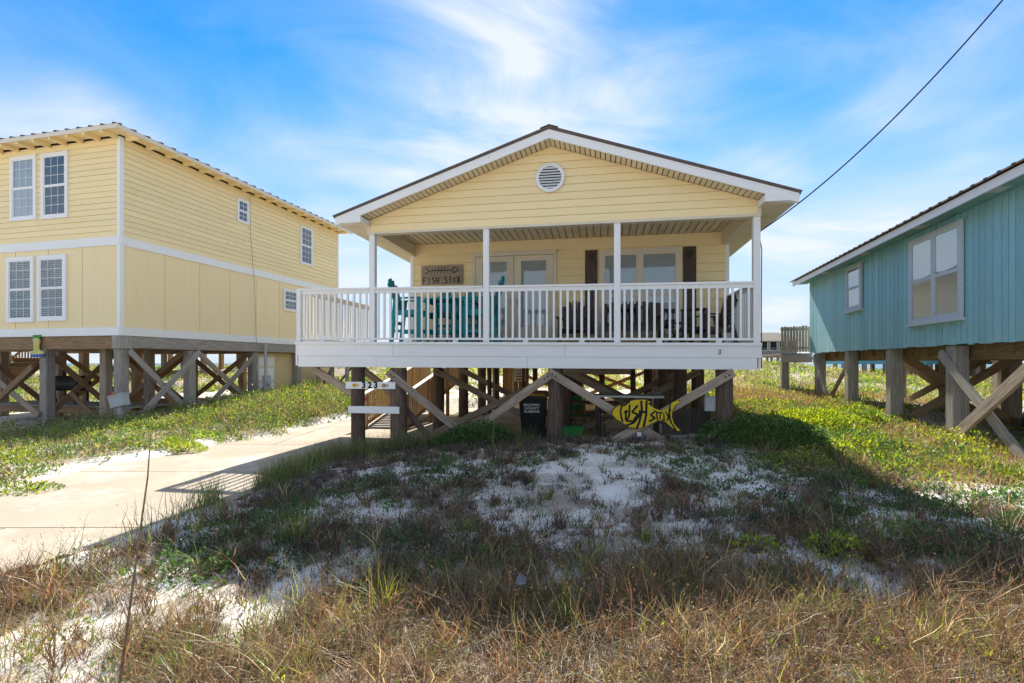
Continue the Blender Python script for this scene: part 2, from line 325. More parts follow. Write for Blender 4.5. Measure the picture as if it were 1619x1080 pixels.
# ------------------------------------------------------------------ the ground
CP = np.array([
 (-6, 1, -.02), (0, 1, .08), (6, 1, .1), (-4, 2.5, -.04), (0, 2.5, .08), (4, 2.5, .1), (-10, -12, 0), (10, -12, .05), (-30, -12, 0), (30, -12, 0),
 (-2.5, 4.5, .02), (0, 4.5, .07), (3, 4.5, .1), (-2, 6.5, .08), (0, 7, .2), (2, 7, .22), (4, 7, .10), (-2.6, 8, .0), (-1, 8.5, .10), (1, 8.6, .24), (3, 8.4, .22),
 (-3, 10, -.1), (-2.3, 9.9, -.04), (.7, 9.5, .14), (3.7, 9, .18), (4.5, 9.5, .22), (-2, 12, -.13), (0, 13, -.13), (3, 13, -.05), (-2, 16, -.13), (2, 17, -.05), (4.8, 14, .22), (6, 11, .28),
 (6, 8, .16), (7, 10, .25), (9, 13, .4), (10, 16, .5), (8, 6, .1), (10, 9, .1), (12, 12, .15), (14, 18, .3),
 (-4.5, 5, -.1), (-5.5, 8, -.1), (-4.2, 12, -.13), (-4, 16, -.12), (-8, 9, 0), (-7.5, 12, .08), (-6.3, 15, .15), (-6.3, 18, .35), (-10.3, 13, .02), (-8.5, 19, .3), (-13, 12.5, -.3), (-16, 13, -.3), (-9, 7, -.1), (-12, 9, -.25),
 (-14, 22, 0), (-20, 30, .3), (-8, 26, .5), (-5, 24, .5), (0, 24, .35), (0, 32, 1.2), (8, 24, .7), (8, 34, 1.5), (14, 28, .7), (20, 36, 1.25), (27, 38, .3), (34, 40, .1), (30, 32, .3), (24, 28, .35), (-10, 36, 1.1), (-22, 42, 1.0), (0, 42, 1.55), (14, 44, 1.5), (40, 20, .4), (-40, 20, -.2), (-40, 42, .9), (40, 60, .8), (-30, 60, .6), (0, 60, 1.1), (-60, 60, .6), (60, 60, .6), (-60, 0, 0), (60, 0, 0)], float)
def tps_k(d2): return np.where(d2 > 1e-9, d2*np.log(np.maximum(d2, 1e-9)), 0.0)
def tps_fit(P, lam=0.6):
    n = len(P); d2 = ((P[:, None, :2]-P[None, :, :2])**2).sum(2); K = tps_k(d2)+np.eye(n)*lam
    A = np.zeros((n+3, n+3)); A[:n, :n] = K; A[:n, n] = 1; A[:n, n+1:] = P[:, :2]; A[n, :n] = 1; A[n+1:, :n] = P[:, :2].T
    return np.linalg.solve(A, np.concatenate([P[:, 2], np.zeros(3)]))
TW = tps_fit(CP)
RNG = np.random.default_rng(11)
LAT = RNG.random((256, 256))
def vnoise(x, y):
    x = np.asarray(x, float); y = np.asarray(y, float); xi = np.floor(x).astype(int); yi = np.floor(y).astype(int); fx = x-xi; fy = y-yi
    fx = fx*fx*(3-2*fx); fy = fy*fy*(3-2*fy); g = lambda a, b: LAT[a % 256, b % 256]
    return (g(xi, yi)*(1-fx)+g(xi+1, yi)*fx)*(1-fy)+(g(xi, yi+1)*(1-fx)+g(xi+1, yi+1)*fx)*fy
def fbm(x, y, s, o=4, seed=0.0):
    v = 0; a = 0.5; t = 0
    for i in range(o): v = v+a*vnoise(x*s+seed*17.3+i*31.7, y*s+seed*9.1+i*11.3); t += a; a *= 0.55; s *= 2.03
    return v/t
def sstep(a, b, x): t = np.clip((x-a)/(b-a), 0, 1); return t*t*(3-2*t)
DRIVE = np.array([(-6.2, -3), (-4.75, 1.0), (-4.15, 3.9), (-3.72, 4.8), (-3.38, 6.3), (-3.2, 8.5), (-3.1, 10.3), (0.4, 10.9), (2.2, 11.0), (3.2, 19.0), (-2.2, 20.0), (-3.7, 18.8), (-4.9, 16.0), (-5.5, 14.0), (-5.6, 11.9), (-6.25, 10.6), (-6.4, 9.3), (-6.95, 8.3), (-6.75, 7.0), (-7.2, 5.5), (-9, 4.4), (-11, 3.6), (-11, -3)], float)
def sdf(x, y, P=DRIVE):
    x = np.asarray(x, float); y = np.asarray(y, float); d = np.full(x.shape, 1e9); ins = np.zeros(x.shape, bool); n = len(P)
    for i in range(n):
        ax, ay = P[i]; bx_, by = P[(i+1) % n]; ex, ey = bx_-ax, by-ay
        t = np.clip(((x-ax)*ex+(y-ay)*ey)/(ex*ex+ey*ey), 0, 1); d = np.minimum(d, (x-ax-t*ex)**2+(y-ay-t*ey)**2)
        c = ((ay > y) != (by > y)) & (x < (bx_-ax)*(y-ay)/(by-ay+1e-12)+ax); ins ^= c
    d = np.sqrt(d); return np.where(ins, -d, d)
def drive_z(x, y): return -0.09-0.003*(np.asarray(y, float)-5)
def gh(x, y):
    x = np.asarray(x, float); y = np.asarray(y, float); sh = x.shape; xf = x.ravel(); yf = y.ravel()
    xc = np.clip(xf, -60, 60); yc = np.clip(yf, -14, 62); z = np.empty_like(xf)
    for i in range(0, len(xf), 20000):
        q = slice(i, i+20000); d2 = (xc[q, None]-CP[None, :, 0])**2+(yc[q, None]-CP[None, :, 1])**2
        z[q] = tps_k(d2) @ TW[:-3]+TW[-3]+TW[-2]*xc[q]+TW[-1]*yc[q]
    n = (fbm(xf, yf, 0.55, 4, 1)-0.5)*0.16+(fbm(xf, yf, 2.3, 3, 2)-0.5)*0.10+(fbm(xf, yf, 7.0, 3, 6)-0.5)*0.05*sstep(14, 7, yf)
    far = sstep(14, 30, yf); n = n*(1+2.0*far)+(fbm(xf, yf, 0.12, 3, 5)-0.5)*0.6*far
    z = z+n
    z = z+(-3.2-z)*sstep(62, 92, yf)
    d = sdf(xf, yf)+(fbm(xf, yf, 1.6, 4, 3)-0.5)*0.5
    low = drive_z(xf, yf)-0.04
    k = sstep(-0.10, 0.22, d)
    z = np.where(d < 0.22, low*(1-k)+np.maximum(z, low+0.075)*k, np.maximum(z, np.where(d < 0.8, low+0.07, -9)))
    return z.reshape(sh)
def gz(x, y): return float(gh(np.array([x]), np.array([y]))[0])
def spread(lo, hi, n, c, k):
    t = np.linspace(0, 1, n); a = np.arcsinh((lo-c)/k); b = np.arcsinh((hi-c)/k); return c+k*np.sinh(a+(b-a)*t)
def litter(x, y):
    """how much thatch lies on the sand"""
    n = fbm(x, y, 0.9, 5, 7); fore = sstep(5.2, 3.4, y)*sstep(-3.6, -1.2, x)
    l = sstep(0.47, 0.66, n+0.12*fore); far = sstep(12, 20, y)
    rightg = sstep(4.0, 6.0, x-0.1*(y-8))*sstep(6.0, 8.0, y); bank = sstep(-0.2, 1.0, sdf(x, y))*(x < -4.5)*sstep(6, 9, y)
    l = np.maximum(l, np.maximum(rightg, bank)*sstep(0.30, 0.55, n))
    return np.clip(l, 0, 1)
gx = spread(-140, 140, 330, -0.5, 2.6); gy = spread(-30, 110, 360, 4.0, 2.4)
X, Y = np.meshgrid(gx, gy); Zg = gh(X, Y)
V = np.stack([X.ravel(), Y.ravel(), Zg.ravel()], 1); nx, ny = len(gx), len(gy)
ii = (np.arange(ny-1)[:, None]*nx+np.arange(nx-1)[None, :]).ravel(); Fq = np.stack([ii, ii+1, ii+nx+1, ii+nx], 1)
def np_mesh(name, V, F, m, tint=None, attr=None, smooth=False):
    me = bpy.data.meshes.new(name); k = F.shape[1]
    me.vertices.add(len(V)); me.vertices.foreach_set('co', np.ascontiguousarray(V, np.float32).ravel())
    me.loops.add(F.size); me.loops.foreach_set('vertex_index', np.ascontiguousarray(F, np.int32).ravel())
    me.polygons.add(len(F)); me.polygons.foreach_set('loop_start', np.arange(0, F.size, k, dtype=np.int32))
    if smooth: me.polygons.foreach_set('use_smooth', np.ones(len(F), bool))
    me.materials.append(m)
    if tint is not None:
        a = me.attributes.new('tint', 'FLOAT_COLOR', 'POINT'); a.data.foreach_set('color', np.concatenate([tint, np.ones((len(tint), 1))], 1).astype(np.float32).ravel())
    if attr is not None:
        a = me.attributes.new('litter', 'FLOAT', 'POINT'); a.data.foreach_set('value', attr.astype(np.float32).ravel())
    me.update(); return me
def ground_mat():
    m = bpy.data.materials.new('sand_ground'); m.use_nodes = True; t = m.node_tree; p = t.nodes['Principled BSDF']; p.inputs['Roughness'].default_value = 0.95; p.inputs['Specular IOR Level'].default_value = 0.1
    co = nn(t, 'ShaderNodeTexCoord'); at = nn(t, 'ShaderNodeAttribute', attribute_name='litter')
    n = nn(t, 'ShaderNodeTexNoise'); n.inputs['Scale'].default_value = 5; n.inputs['Detail'].default_value = 10; n.inputs['Roughness'].default_value = 0.7
    n2 = nn(t, 'ShaderNodeTexNoise'); n2.inputs['Scale'].default_value = 38; n2.inputs['Detail'].default_value = 6; n2.inputs['Roughness'].default_value = 0.8
    for q in (n, n2): t.links.new(co.outputs['Object'], q.inputs['Vector'])
    r = nn(t, 'ShaderNodeValToRGB'); t.links.new(n.outputs['Fac'], r.inputs[0])
    r.color_ramp.elements[0].position = 0.3; r.color_ramp.elements[0].color = (0.60, 0.555, 0.49, 1); r.color_ramp.elements[1].position = 0.6; r.color_ramp.elements[1].color = (0.76, 0.72, 0.66, 1)
    l = nn(t, 'ShaderNodeValToRGB'); t.links.new(n2.outputs['Fac'], l.inputs[0])
    l.color_ramp.elements[0].position = 0.35; l.color_ramp.elements[0].color = (0.10, 0.075, 0.05, 1); l.color_ramp.elements[1].position = 0.68; l.color_ramp.elements[1].color = (0.36, 0.28, 0.19, 1)
    # scattered specks even on open sand, solid thatch where litter is high
    ma = nn(t, 'ShaderNodeMath', operation='MULTIPLY_ADD'); t.links.new(at.outputs['Fac'], ma.inputs[0]); ma.inputs[1].default_value = 0.55; t.links.new(n2.outputs['Fac'], ma.inputs[2])
    rr = nn(t, 'ShaderNodeValToRGB'); t.links.new(ma.outputs[0], rr.inputs[0]); rr.color_ramp.elements[0].position = 0.66; rr.color_ramp.elements[0].color = (0, 0, 0, 1); rr.color_ramp.elements[1].position = 0.84; rr.color_ramp.elements[1].color = (0.85, 0.85, 0.85, 1)
    mx_ = nn(t, 'ShaderNodeMixRGB'); t.links.new(rr.outputs[0], mx_.inputs[0]); t.links.new(r.outputs[0], mx_.inputs[1]); t.links.new(l.outputs[0], mx_.inputs[2]); t.links.new(mx_.outputs[0], p.inputs['Base Color'])
    b = nn(t, 'ShaderNodeBump'); b.inputs['Strength'].default_value = 0.6; b.inputs['Distance'].default_value = 0.03; t.links.new(n.outputs['Fac'], b.inputs['Height']); t.links.new(b.outputs[0], p.inputs['Normal'])
    return m
g = put('ground', np_mesh('ground', V, Fq, ground_mat(), attr=litter(X.ravel(), Y.ravel()), smooth=True), None); g['kind'] = 'structure'
def sea_mat():
    m = bpy.data.materials.new('sea_water'); m.use_nodes = True; t = m.node_tree; p = t.nodes['Principled BSDF']
    p.inputs['Base Color'].default_value = (0.03, 0.11, 0.15, 1); p.inputs['Roughness'].default_value = 0.35
    co = nn(t, 'ShaderNodeTexCoord'); n = nn(t, 'ShaderNodeTexNoise'); n.inputs['Scale'].default_value = 0.3; n.inputs['Detail'].default_value = 6; t.links.new(co.outputs['Object'], n.inputs['Vector'])
    b = nn(t, 'ShaderNodeBump'); b.inputs['Strength'].default_value = 0.5; t.links.new(n.outputs['Fac'], b.inputs['Height']); t.links.new(b.outputs[0], p.inputs['Normal'])
    return m
me = bpy.data.meshes.new('sea'); me.from_pydata([(-6000, 70, -2.2), (6000, 70, -2.2), (6000, 8000, -2.2), (-6000, 8000, -2.2)], [], [(0, 1, 2, 3)]); me.materials.append(sea_mat())
put('sea', me, None)['kind'] = 'structure'
# driveway: slabs with open joints, each a part
drv = bpy.data.objects.new('driveway', None); C.objects.link(drv); drv['kind'] = 'structure'
def in_drive(x, y): return float(sdf(np.array([x]), np.array([y]))[0])
def slab(x0, x1, y0, y1):
    """the part of one rectangle that lies on the driveway's outline, cut by half-planes of a fine grid"""
    n, m_ = max(2, int((x1-x0)/0.12)), max(2, int((y1-y0)/0.12)); xs = np.linspace(x0, x1, n+1); ys = np.linspace(y0, y1, m_+1)
    XX, YY = np.meshgrid(xs, ys); D = sdf(XX, YY) < 0.06
    if not D.any(): return
    ZZ = drive_z(XX, YY)+(fbm(XX, YY, 0.8, 2, 4)-0.5)*0.012; idx = -np.ones(XX.shape, int); Vv = []; Ff = []
    for j in range(m_):
        for i in range(n):
            if D[j, i] and D[j+1, i] and D[j, i+1] and D[j+1, i+1]:
                q = []
                for (jj, i_) in ((j, i), (j, i+1), (j+1, i+1), (j+1, i)):
                    if idx[jj, i_] < 0: idx[jj, i_] = len(Vv); Vv.append((XX[jj, i_], YY[jj, i_], ZZ[jj, i_]))
                    q.append(idx[jj, i_])
                Ff.append(q)
    if not Ff: return
    c = np.mean(Vv, 0); me = bpy.data.meshes.new('slab'); me.from_pydata([(p[0]-c[0], p[1]-c[1], p[2]-c[2]) for p in Vv], [], Ff); me.materials.append(M['concrete'])
    o = put('concrete_slab', me, drv, T(*c))
ye = [-3, 0.5, 3.0, 5.2, 7.9, 10.6, 13.4, 16.2, 20.2]
for j in range(len(ye)-1):
    xe = [-11, -7.9, -5.2, -2.6, 0.6, 3.4] if ye[j] < 5 else ([-8, -2.7, 0.6, 3.4] if ye[j] < 10 else [-8, -5, -2.7, 0.6, 3.4])
    for i in range(len(xe)-1): slab(xe[i]+0.008, xe[i+1]-0.008, ye[j]+0.008, ye[j+1]-0.008)

# ------------------------------------------------------------------ the beach house
MX, MY, MD = -2.864, 10.03, -9.86
H = thing('beach_house', 'pale yellow single-storey beach house on wooden piles with a white railed front porch', 'house', (MX, MY, 0), R(MD))
def mw(a, b):
    t = R(MD); return MX+a*math.cos(t)-b*math.sin(t), MY+a*math.sin(t)+b*math.cos(t)
def mg(a, b): return gz(*mw(a, b))
AW, SL, RA = 7.29, 1/3, 3.645
def rz_(a, top): return top-SL*abs(a-RA)
zd = lambda a: 2.012-0.0095*a
# gable wall with lapped boards
mb = MB(); mb.prism([(0.01, 4.17), (AW-0.01, 4.17), (AW-0.01, rz_(AW, 5.63)), (RA, 5.63), (0.01, rz_(0, 5.63))], 0.001, 0.12, 'yellow_siding'); mb.build('gable_wall', H)
pf = P_FRONT(0, 0); n = 10; z0, zt = 4.19, 5.62; pit = (zt-z0)/n
for i in range(n):
    a, b = z0+i*pit, z0+(i+1)*pit
    e = lambda z: 0.06 if z < 4.40 else 0.02+(z-4.405)/SL
    x0, x0t = e(a), max(e(a), min(e(b), RA-0.01)); x0 = min(x0, RA-0.02)
    lap_board(H, pf, 'yellow_siding', x0, AW-x0, a, b, x0t, AW-x0t, proud=0.022)
bx('trim_board', H, 'cream_trim', 0.0, AW, -0.026, 0.14, 4.145, 4.187)
for x in (0.0, AW-0.06): bx('corner_board', H, 'cream_trim', x, x+0.06, -0.028, 0.13, 4.188, 4.42)
# round gable vent with its slats
mb = MB(); V_ = []; N_ = 32
for r_, y in ((0.27, -0.025), (0.27, -0.065), (0.21, -0.065), (0.21, -0.03)):
    V_ += [(r_*math.cos(2*math.pi*k/N_), y, r_*math.sin(2*math.pi*k/N_)) for k in range(N_)]
mb.poly(V_, [(q*N_+k, q*N_+(k+1) % N_, (q+1)*N_+(k+1) % N_, (q+1)*N_+k) for q in range(3) for k in range(N_)], 'white_plain')
mb.poly([(0.21*math.cos(2*math.pi*k/N_), -0.027, 0.21*math.sin(2*math.pi*k/N_)) for k in range(N_)], [tuple(range(N_))], 'window_dark')
vent = mb.build('gable_vent', H, T(3.63, 0, 5.03))
for k in range(8):
    z = -0.18+k*0.051; w = math.sqrt(max(0.01, 0.208**2-z*z))
    s = MB(); s.poly([(-w, -0.060, z-0.018), (w, -0.060, z-0.018), (w, -0.034, z+0.022), (-w, -0.034, z+0.022)], [(0, 1, 2, 3)], 'white_plain'); s.build('slat', vent)
# roof slopes, drip edge, ridge cap
for sgn, nm in ((-1, 0), (1, 1)):
    a1 = RA+sgn*4.15; zr0, zr1 = 5.815, 5.815-SL*4.15
    mb = MB(); mb.poly([(RA, -0.40, zr0-0.05), (a1, -0.40, zr1-0.05), (a1, 13.2, zr1-0.05), (RA, 13.2, zr0-0.05), (RA, -0.40, zr0), (a1, -0.40, zr1), (a1, 13.2, zr1), (RA, 13.2, zr0)], BOXF, 'grey_shingle'); mb.build('roof', H)
    mb = MB(); mb.poly([(RA, -0.415, zr0-0.03), (a1, -0.415, zr1-0.03), (a1, -0.402, zr1-0.03), (RA, -0.402, zr0-0.03), (RA, -0.415, zr0+0.012), (a1+sgn*.02, -0.415, zr1-0.002), (a1+sgn*.02, -0.402, zr1-0.002), (RA, -0.402, zr0+0.004)], BOXF, 'brown_roof'); mb.build('drip_edge', H)
    # rake fascia in two boards
    for k, (t0, t1, yf) in enumerate(((5.785, 5.735, -0.398), (5.735, 5.615, -0.392))):
        mb = MB(); ax = a1-sgn*0.03
        P_ = [(RA, t0), (ax, t0-SL*abs(ax-RA)), (ax, t1-SL*abs(ax-RA)), (RA, t1)]
        mb.prism(P_, yf, -0.36, 'white_paint'); mb.build('rake_board', H)
    # boxed return at the foot of the rake
    ai = RA+sgn*3.60; zb = 4.285; mb = MB()
    mb.prism([(a1-sgn*.035, 5.614-SL*abs(a1-sgn*.035-RA)), (ai, 5.614-SL*abs(ai-RA)), (ai, zb), (a1-sgn*.035, zb)], -0.391, -0.355, 'white_paint'); mb.build('eave_return', H)
    bx('eave_return_cheek', H, 'white_paint', ai-0.012, ai+0.012, -0.354, -0.03, zb, 5.60-SL*3.60)
    # eave fascia and boxed soffit boards along the side
    ex = a1-sgn*0.04
    bx('eave_fascia', H, 'white_paint', min(ex, ex+sgn*.03), max(ex, ex+sgn*.03), -0.352, 13.1, 4.29, 4.40)
    wall_a = 0.0 if sgn < 0 else AW
    lo, hi = (ex+0.002, wall_a+0.05) if sgn < 0 else (wall_a-0.05, ex-0.002)
    for k in range(56): bx('soffit_board', H, 'soffit_vinyl', lo, hi, -0.352+k*0.24+0.009, -0.352+(k+1)*0.24-0.009, 4.292, 4.30)
    # rake soffit strips
    for k in range(40):
        d0, d1 = 0.005+k*0.0905, 0.005+(k+1)*0.0905-0.017; xa, xb = RA+sgn*d0, RA+sgn*d1; za_, zb_ = 5.632-SL*d0, 5.632-SL*d1
        if d1 > 3.62: break
        mb = MB(); mb.poly([(xa, -0.358, za_), (xb, -0.358, zb_), (xb, 0.0, zb_), (xa, 0.0, za_), (xa, -0.358, za_+0.008), (xb, -0.358, zb_+0.008), (xb, 0.0, zb_+0.008), (xa, 0.0, za_+0.008)], BOXF, 'soffit_vinyl'); mb.build('soffit_strip', H)
    mb = MB(); mb.poly([(RA, -0.42, 5.835), (RA+sgn*0.16, -0.42, 5.835-SL*0.16), (RA+sgn*0.16, 13.2, 5.835-SL*0.16), (RA, 13.2, 5.835), (RA, -0.42, 5.85), (RA+sgn*0.16, -0.42, 5.85-SL*0.16), (RA+sgn*0.16, 13.2, 5.85-SL*0.16), (RA, 13.2, 5.85)], BOXF, 'brown_roof'); mb.build('ridge_cap', H)
# porch ceiling boards, side beams, deck
for k in range(46): w = (AW-0.3)/46; bx('ceiling_board', H, 'soffit_vinyl', 0.15+k*w+0.014, 0.15+(k+1)*w-0.014, 0.121, 2.25, 4.462, 4.474)
bx('ceiling_backing', H, 'soffit_vinyl', 0.02, AW-0.02, 0.122, 2.6, 4.49, 4.51)
for x in (0.03, AW-0.15): bx('porch_beam', H, 'soffit_vinyl', x, x+0.12, 0.122, 2.30, 4.18, 4.475)
# house body
bx('house_body', H, 'yellow_siding', 0.04, AW-0.02, 2.29, 13.0, 1.75, 4.46)
BW = P_FRONT(0, 2.285)
holes = [(1.56, 3.56, 2.0, 4.20), (4.51, 6.32, 2.2, 4.17)]
lap_wall(H, BW, 'yellow_siding', 0.10, AW-0.04, 2.03, 4.19, 0.205, holes, proud=0.02, seams=3.0)
bx('frieze_board', H, 'yellow_siding', 0.10, AW-0.10, 2.262, 2.284, 4.205, 4.46)
bx('corner_board', H, 'white_paint', 0.02, 0.10, 2.255, 2.36, 2.0, 4.46); bx('corner_board', H, 'white_paint', AW-0.06, AW+0.02, 2.255, 2.36, 2.0, 4.30)
# french doors
mb = MB()
mb.box(1.566, 1.64, -0.05, 0, 1.99, 4.185, 'cream_trim'); mb.box(3.485, 3.557, -0.05, 0, 1.99, 4.185, 'cream_trim'); mb.box(1.64, 3.485, -0.048, 0, 4.11, 4.185, 'cream_trim'); mb.box(1.53, 3.59, -0.065, 0, 4.185, 4.215, 'cream_trim')
mb.box(1.64, 3.485, -0.006, 0, 1.99, 4.11, 'window_dark')
dfm = mb.build('door_frame', H, BW)
for (xa, xb, side) in ((1.645, 2.556, 1), (2.568, 3.480, -1)):
    mb = MB(); st = 0.165
    mb.box(xa, xa+st, -0.040, -0.008, 2.02, 4.10, 'cream_trim'); mb.box(xb-st, xb, -0.040, -0.008, 2.02, 4.10, 'cream_trim')
    mb.box(xa+st, xb-st, -0.039, -0.008, 3.97, 4.10, 'cream_trim'); mb.box(xa+st, xb-st, -0.039, -0.008, 2.02, 2.45, 'cream_trim')
    for (q0, q1, r0, r1) in ((xa+st-.03, xa+st, 2.42, 4.0), (xb-st, xb-st+.03, 2.42, 4.0)): mb.box(q0, q1, -0.048, -0.0405, r0, r1, 'cream_trim')
    mb.box(xa+st, xb-st, -0.047, -0.0395, 3.97, 4.0, 'cream_trim'); mb.box(xa+st, xb-st, -0.047, -0.0395, 2.42, 2.45, 'cream_trim')
    d = mb.build('door', dfm)
    bx('pane', dfm, 'glass', xa+st, xb-st, -0.030, -0.026, 2.45, 3.97)
    b = MB()
    for k in range(58): z = 3.96-k*0.026; b.poly([(xa+st, -0.018, z-0.015), (xb-st, -0.018, z-0.015), (xb-st, -0.010, z+0.015), (xa+st, -0.010, z+0.015)], [(0, 1, 2, 3)], 'blind_white')
    b.build('blind', dfm)
    mb = MB(); hx = xb-0.07 if side > 0 else xa+0.07; mb.box(hx-0.018, hx+0.018, -0.052, -0.041, 2.93, 3.12, 'galvanised'); mb.bar((hx, -0.075, 3.03), (hx-side*0.11, -0.075, 3.03), 0.015, 0.02, 'galvanised'); mb.bar((hx, -0.05, 3.03), (hx, -0.08, 3.03), 0.02, 0.02, 'galvanised'); mb.build('handle', dfm)
window(H, BW, 4.517, 6.319, 2.22, 4.165, fm='cream_trim', cols=1, rows=1, lights=2, blind=1.0, blind_low=0.12, mid=0.46, trim=0.11)
for x0 in (4.205, 6.346):
    mb = MB()
    for k in range(3): mb.box(x0+k*0.094, x0+k*0.094+0.09, -0.03, -0.021, 2.25, 4.17, 'dark_wood')
    sh = mb.build('shutter', H, BW)
    bx('cross_piece', sh, 'dark_wood', x0, x0+0.28, -0.05, -0.031, 3.86, 3.90); bx('cross_piece', sh, 'dark_wood', x0, x0+0.28, -0.05, -0.031, 2.45, 2.55)
    mb = MB(); cx_ = x0+0.14
    for dx in (-0.05, 0, 0.05): mb.tube([(cx_, -0.04, 3.93), (cx_+dx*1.1, -0.045, 4.01), (cx_+dx*0.9, -0.045, 4.09)], [0.012, 0.018, 0.006], 'dark_wood', 6)
    mb.build('ornament', sh)
# porch posts
for a in (0.09, 2.405, 4.85, 7.23): bx('post', H, 'white_paint', a-0.058, a+0.058, 0.0, 0.115, zd(a)-0.02, 4.144, cham=0.006)
# deck: boards, rim, joists
DL, DR = -1.53, AW
na = int((DR-DL)/0.142)
for k in range(na):
    a0 = DL+k*(DR-DL)/na; am = a0+0.07
    bx('deck_board', H, 'weathered_wood', a0+0.003, a0+(DR-DL)/na-0.003, -0.055, 2.27 if a0 > 0 else 3.4, zd(am)-0.038, zd(am))
def sheet(name, m, y0, y1, x0, x1, zb0, zt0, zb1, zt1, par=H):
    c = ((x0+x1)/2, 0, (zb0+zt0)/2); q = lambda x, y, z: (x-c[0], y, z-c[2])
    mb = MB(); mb.poly([q(x0, y0, zb0), q(x1, y0, zb1), q(x1, y1, zb1), q(x0, y1, zb0), q(x0, y0, zt0), q(x1, y0, zt1), q(x1, y1, zt1), q(x0, y1, zt0)], BOXF, m); return mb.build(name, par, T(*c))
zl = lambda a: 1.521-0.005*a
def rim(x0, x1, f0, f1, y): 
    h = lambda a, f: zl(a)+(zd(a)-0.045-zl(a))*f
    sheet('rim_board', 'white_paint', y, y+0.04, x0, x1, h(x0, f0), h(x0, f1), h(x1, f0), h(x1, f1))
for (x0, x1) in ((DL, 0.55), (0.555, 3.9), (3.905, 7.29)): rim(x0+(0.05 if x0 == DL else 0), x1, 0.49, 1.0, -0.058)
for (x0, x1) in ((DL+0.06, 0.2), (0.205, 3.2), (3.205, 7.22)): rim(x0, x1, 0.0, 0.482, -0.05)
for k in range(6):
    x0 = DL+k*(DR-DL)/6; x1 = x0+(DR-DL)/6-0.004; sheet('nosing_board', 'white_paint', -0.09, -0.056, x0, x1, zd(x0)-0.044, zd(x0)+0.004, zd(x1)-0.044, zd(x1)+0.004)
bx('rim_board', H, 'white_paint', DL, DL+0.04, -0.05, 3.4, 1.55, 1.98)
bx('rim_board', H, 'white_paint', DR-0.042, DR-0.002, -0.008, 2.28, 1.50, 1.895)
for b in (0.35, 1.3, 2.2, 3.3): bx('floor_joist', H, 'brown_beam', DL+0.05, DR-0.05, b, b+0.05, 1.55, 1.89)
for a in (0.6, 3.71, 6.71): bx('floor_beam', H, 'brown_beam', a-0.08, a+0.08, 2.35, 12.9, 1.48, 1.748)
# railings
def railing(a0, a1, z0, z1, b=0.03, first=True):
    """front run between two posts"""
    n = max(2, round((a1-a0)/0.131)); L = a1-a0
    mb = MB(); mb.poly([(a0, b-0.05, z0), (a1, b-0.05, z1), (a1, b+0.06, z1), (a0, b+0.06, z0), (a0, b-0.05, z0+0.035), (a1, b-0.05, z1+0.035), (a1, b+0.06, z1+0.035), (a0, b+0.06, z0+0.035)], BOXF, 'white_paint')
    mb.poly([(a0, b-0.018, z0-0.075), (a1, b-0.018, z1-0.075), (a1, b+0.018, z1-0.075), (a0, b+0.018, z0-0.075), (a0, b-0.018, z0-0.001), (a1, b-0.018, z1-0.001), (a1, b+0.018, z1-0.001), (a0, b+0.018, z0-0.001)], BOXF, 'white_paint')
    r_ = mb.build('handrail', H)
    f = lambda a, d0, d1: (a-a0)/L*(d1-d0)+d0
    mb = MB(); y0_, y1_ = zd(a0)+0.05, zd(a1)+0.05
    mb.poly([(a0, b-0.02, y0_), (a1, b-0.02, y1_), (a1, b+0.02, y1_), (a0, b+0.02, y0_), (a0, b-0.02, y0_+0.04), (a1, b-0.02, y1_+0.04), (a1, b+0.02, y1_+0.04), (a0, b+0.02, y0_+0.04)], BOXF, 'white_paint')
    mb.build('bottom_rail', r_)
    for k in range(n):
        a = a0+(k+0.5)*L/n; bx('baluster', r_, 'white_paint', a-0.019+rnd.uniform(-.004, .004), a+0.019+rnd.uniform(-.003, .003), b-0.017, b+0.017, f(a, y0_, y1_)+0.041, f(a, z0, z1)-0.076)
    for k in (0.3, 0.75): a = a0+L*k; bx('rail_block', r_, 'white_paint', a-0.05, a+0.05, b-0.018, b+0.018, zd(a), zd(a)+0.049)
RT = lambda a: zd(a)+1.045
for (a0, a1) in ((DL+0.085, 0.03), (0.15, 2.345), (2.465, 4.79), (4.91, 7.17)): railing(a0, a1, RT(a0), RT(a1))
bx('post', H, 'white_paint', DL+0.0, DL+0.085, -0.02, 0.07, zd(DL), RT(DL)+0.036)
def side_rail(a, b0, b1, nm='white_paint'):
    n = round((b1-b0)/0.131); z = zd(a); mb = MB()
    mb.box(a-0.05, a+0.05, b0, b1, z+1.045, z+1.08, nm); mb.box(a-0.018, a+0.018, b0, b1, z+0.97, z+1.044, nm); r_ = mb.build('handrail', H)
    bx('bottom_rail', r_, nm, a-0.02, a+0.02, b0, b1, z+0.05, z+0.09)
    for k in range(n): b = b0+(k+0.5)*(b1-b0)/n; bx('baluster', r_, nm, a-0.017, a+0.017, b-0.019, b+0.019, z+0.091, z+0.969)
side_rail(DL+0.045, 0.075, 3.4); side_rail(AW-0.06, 0.12, 2.24)
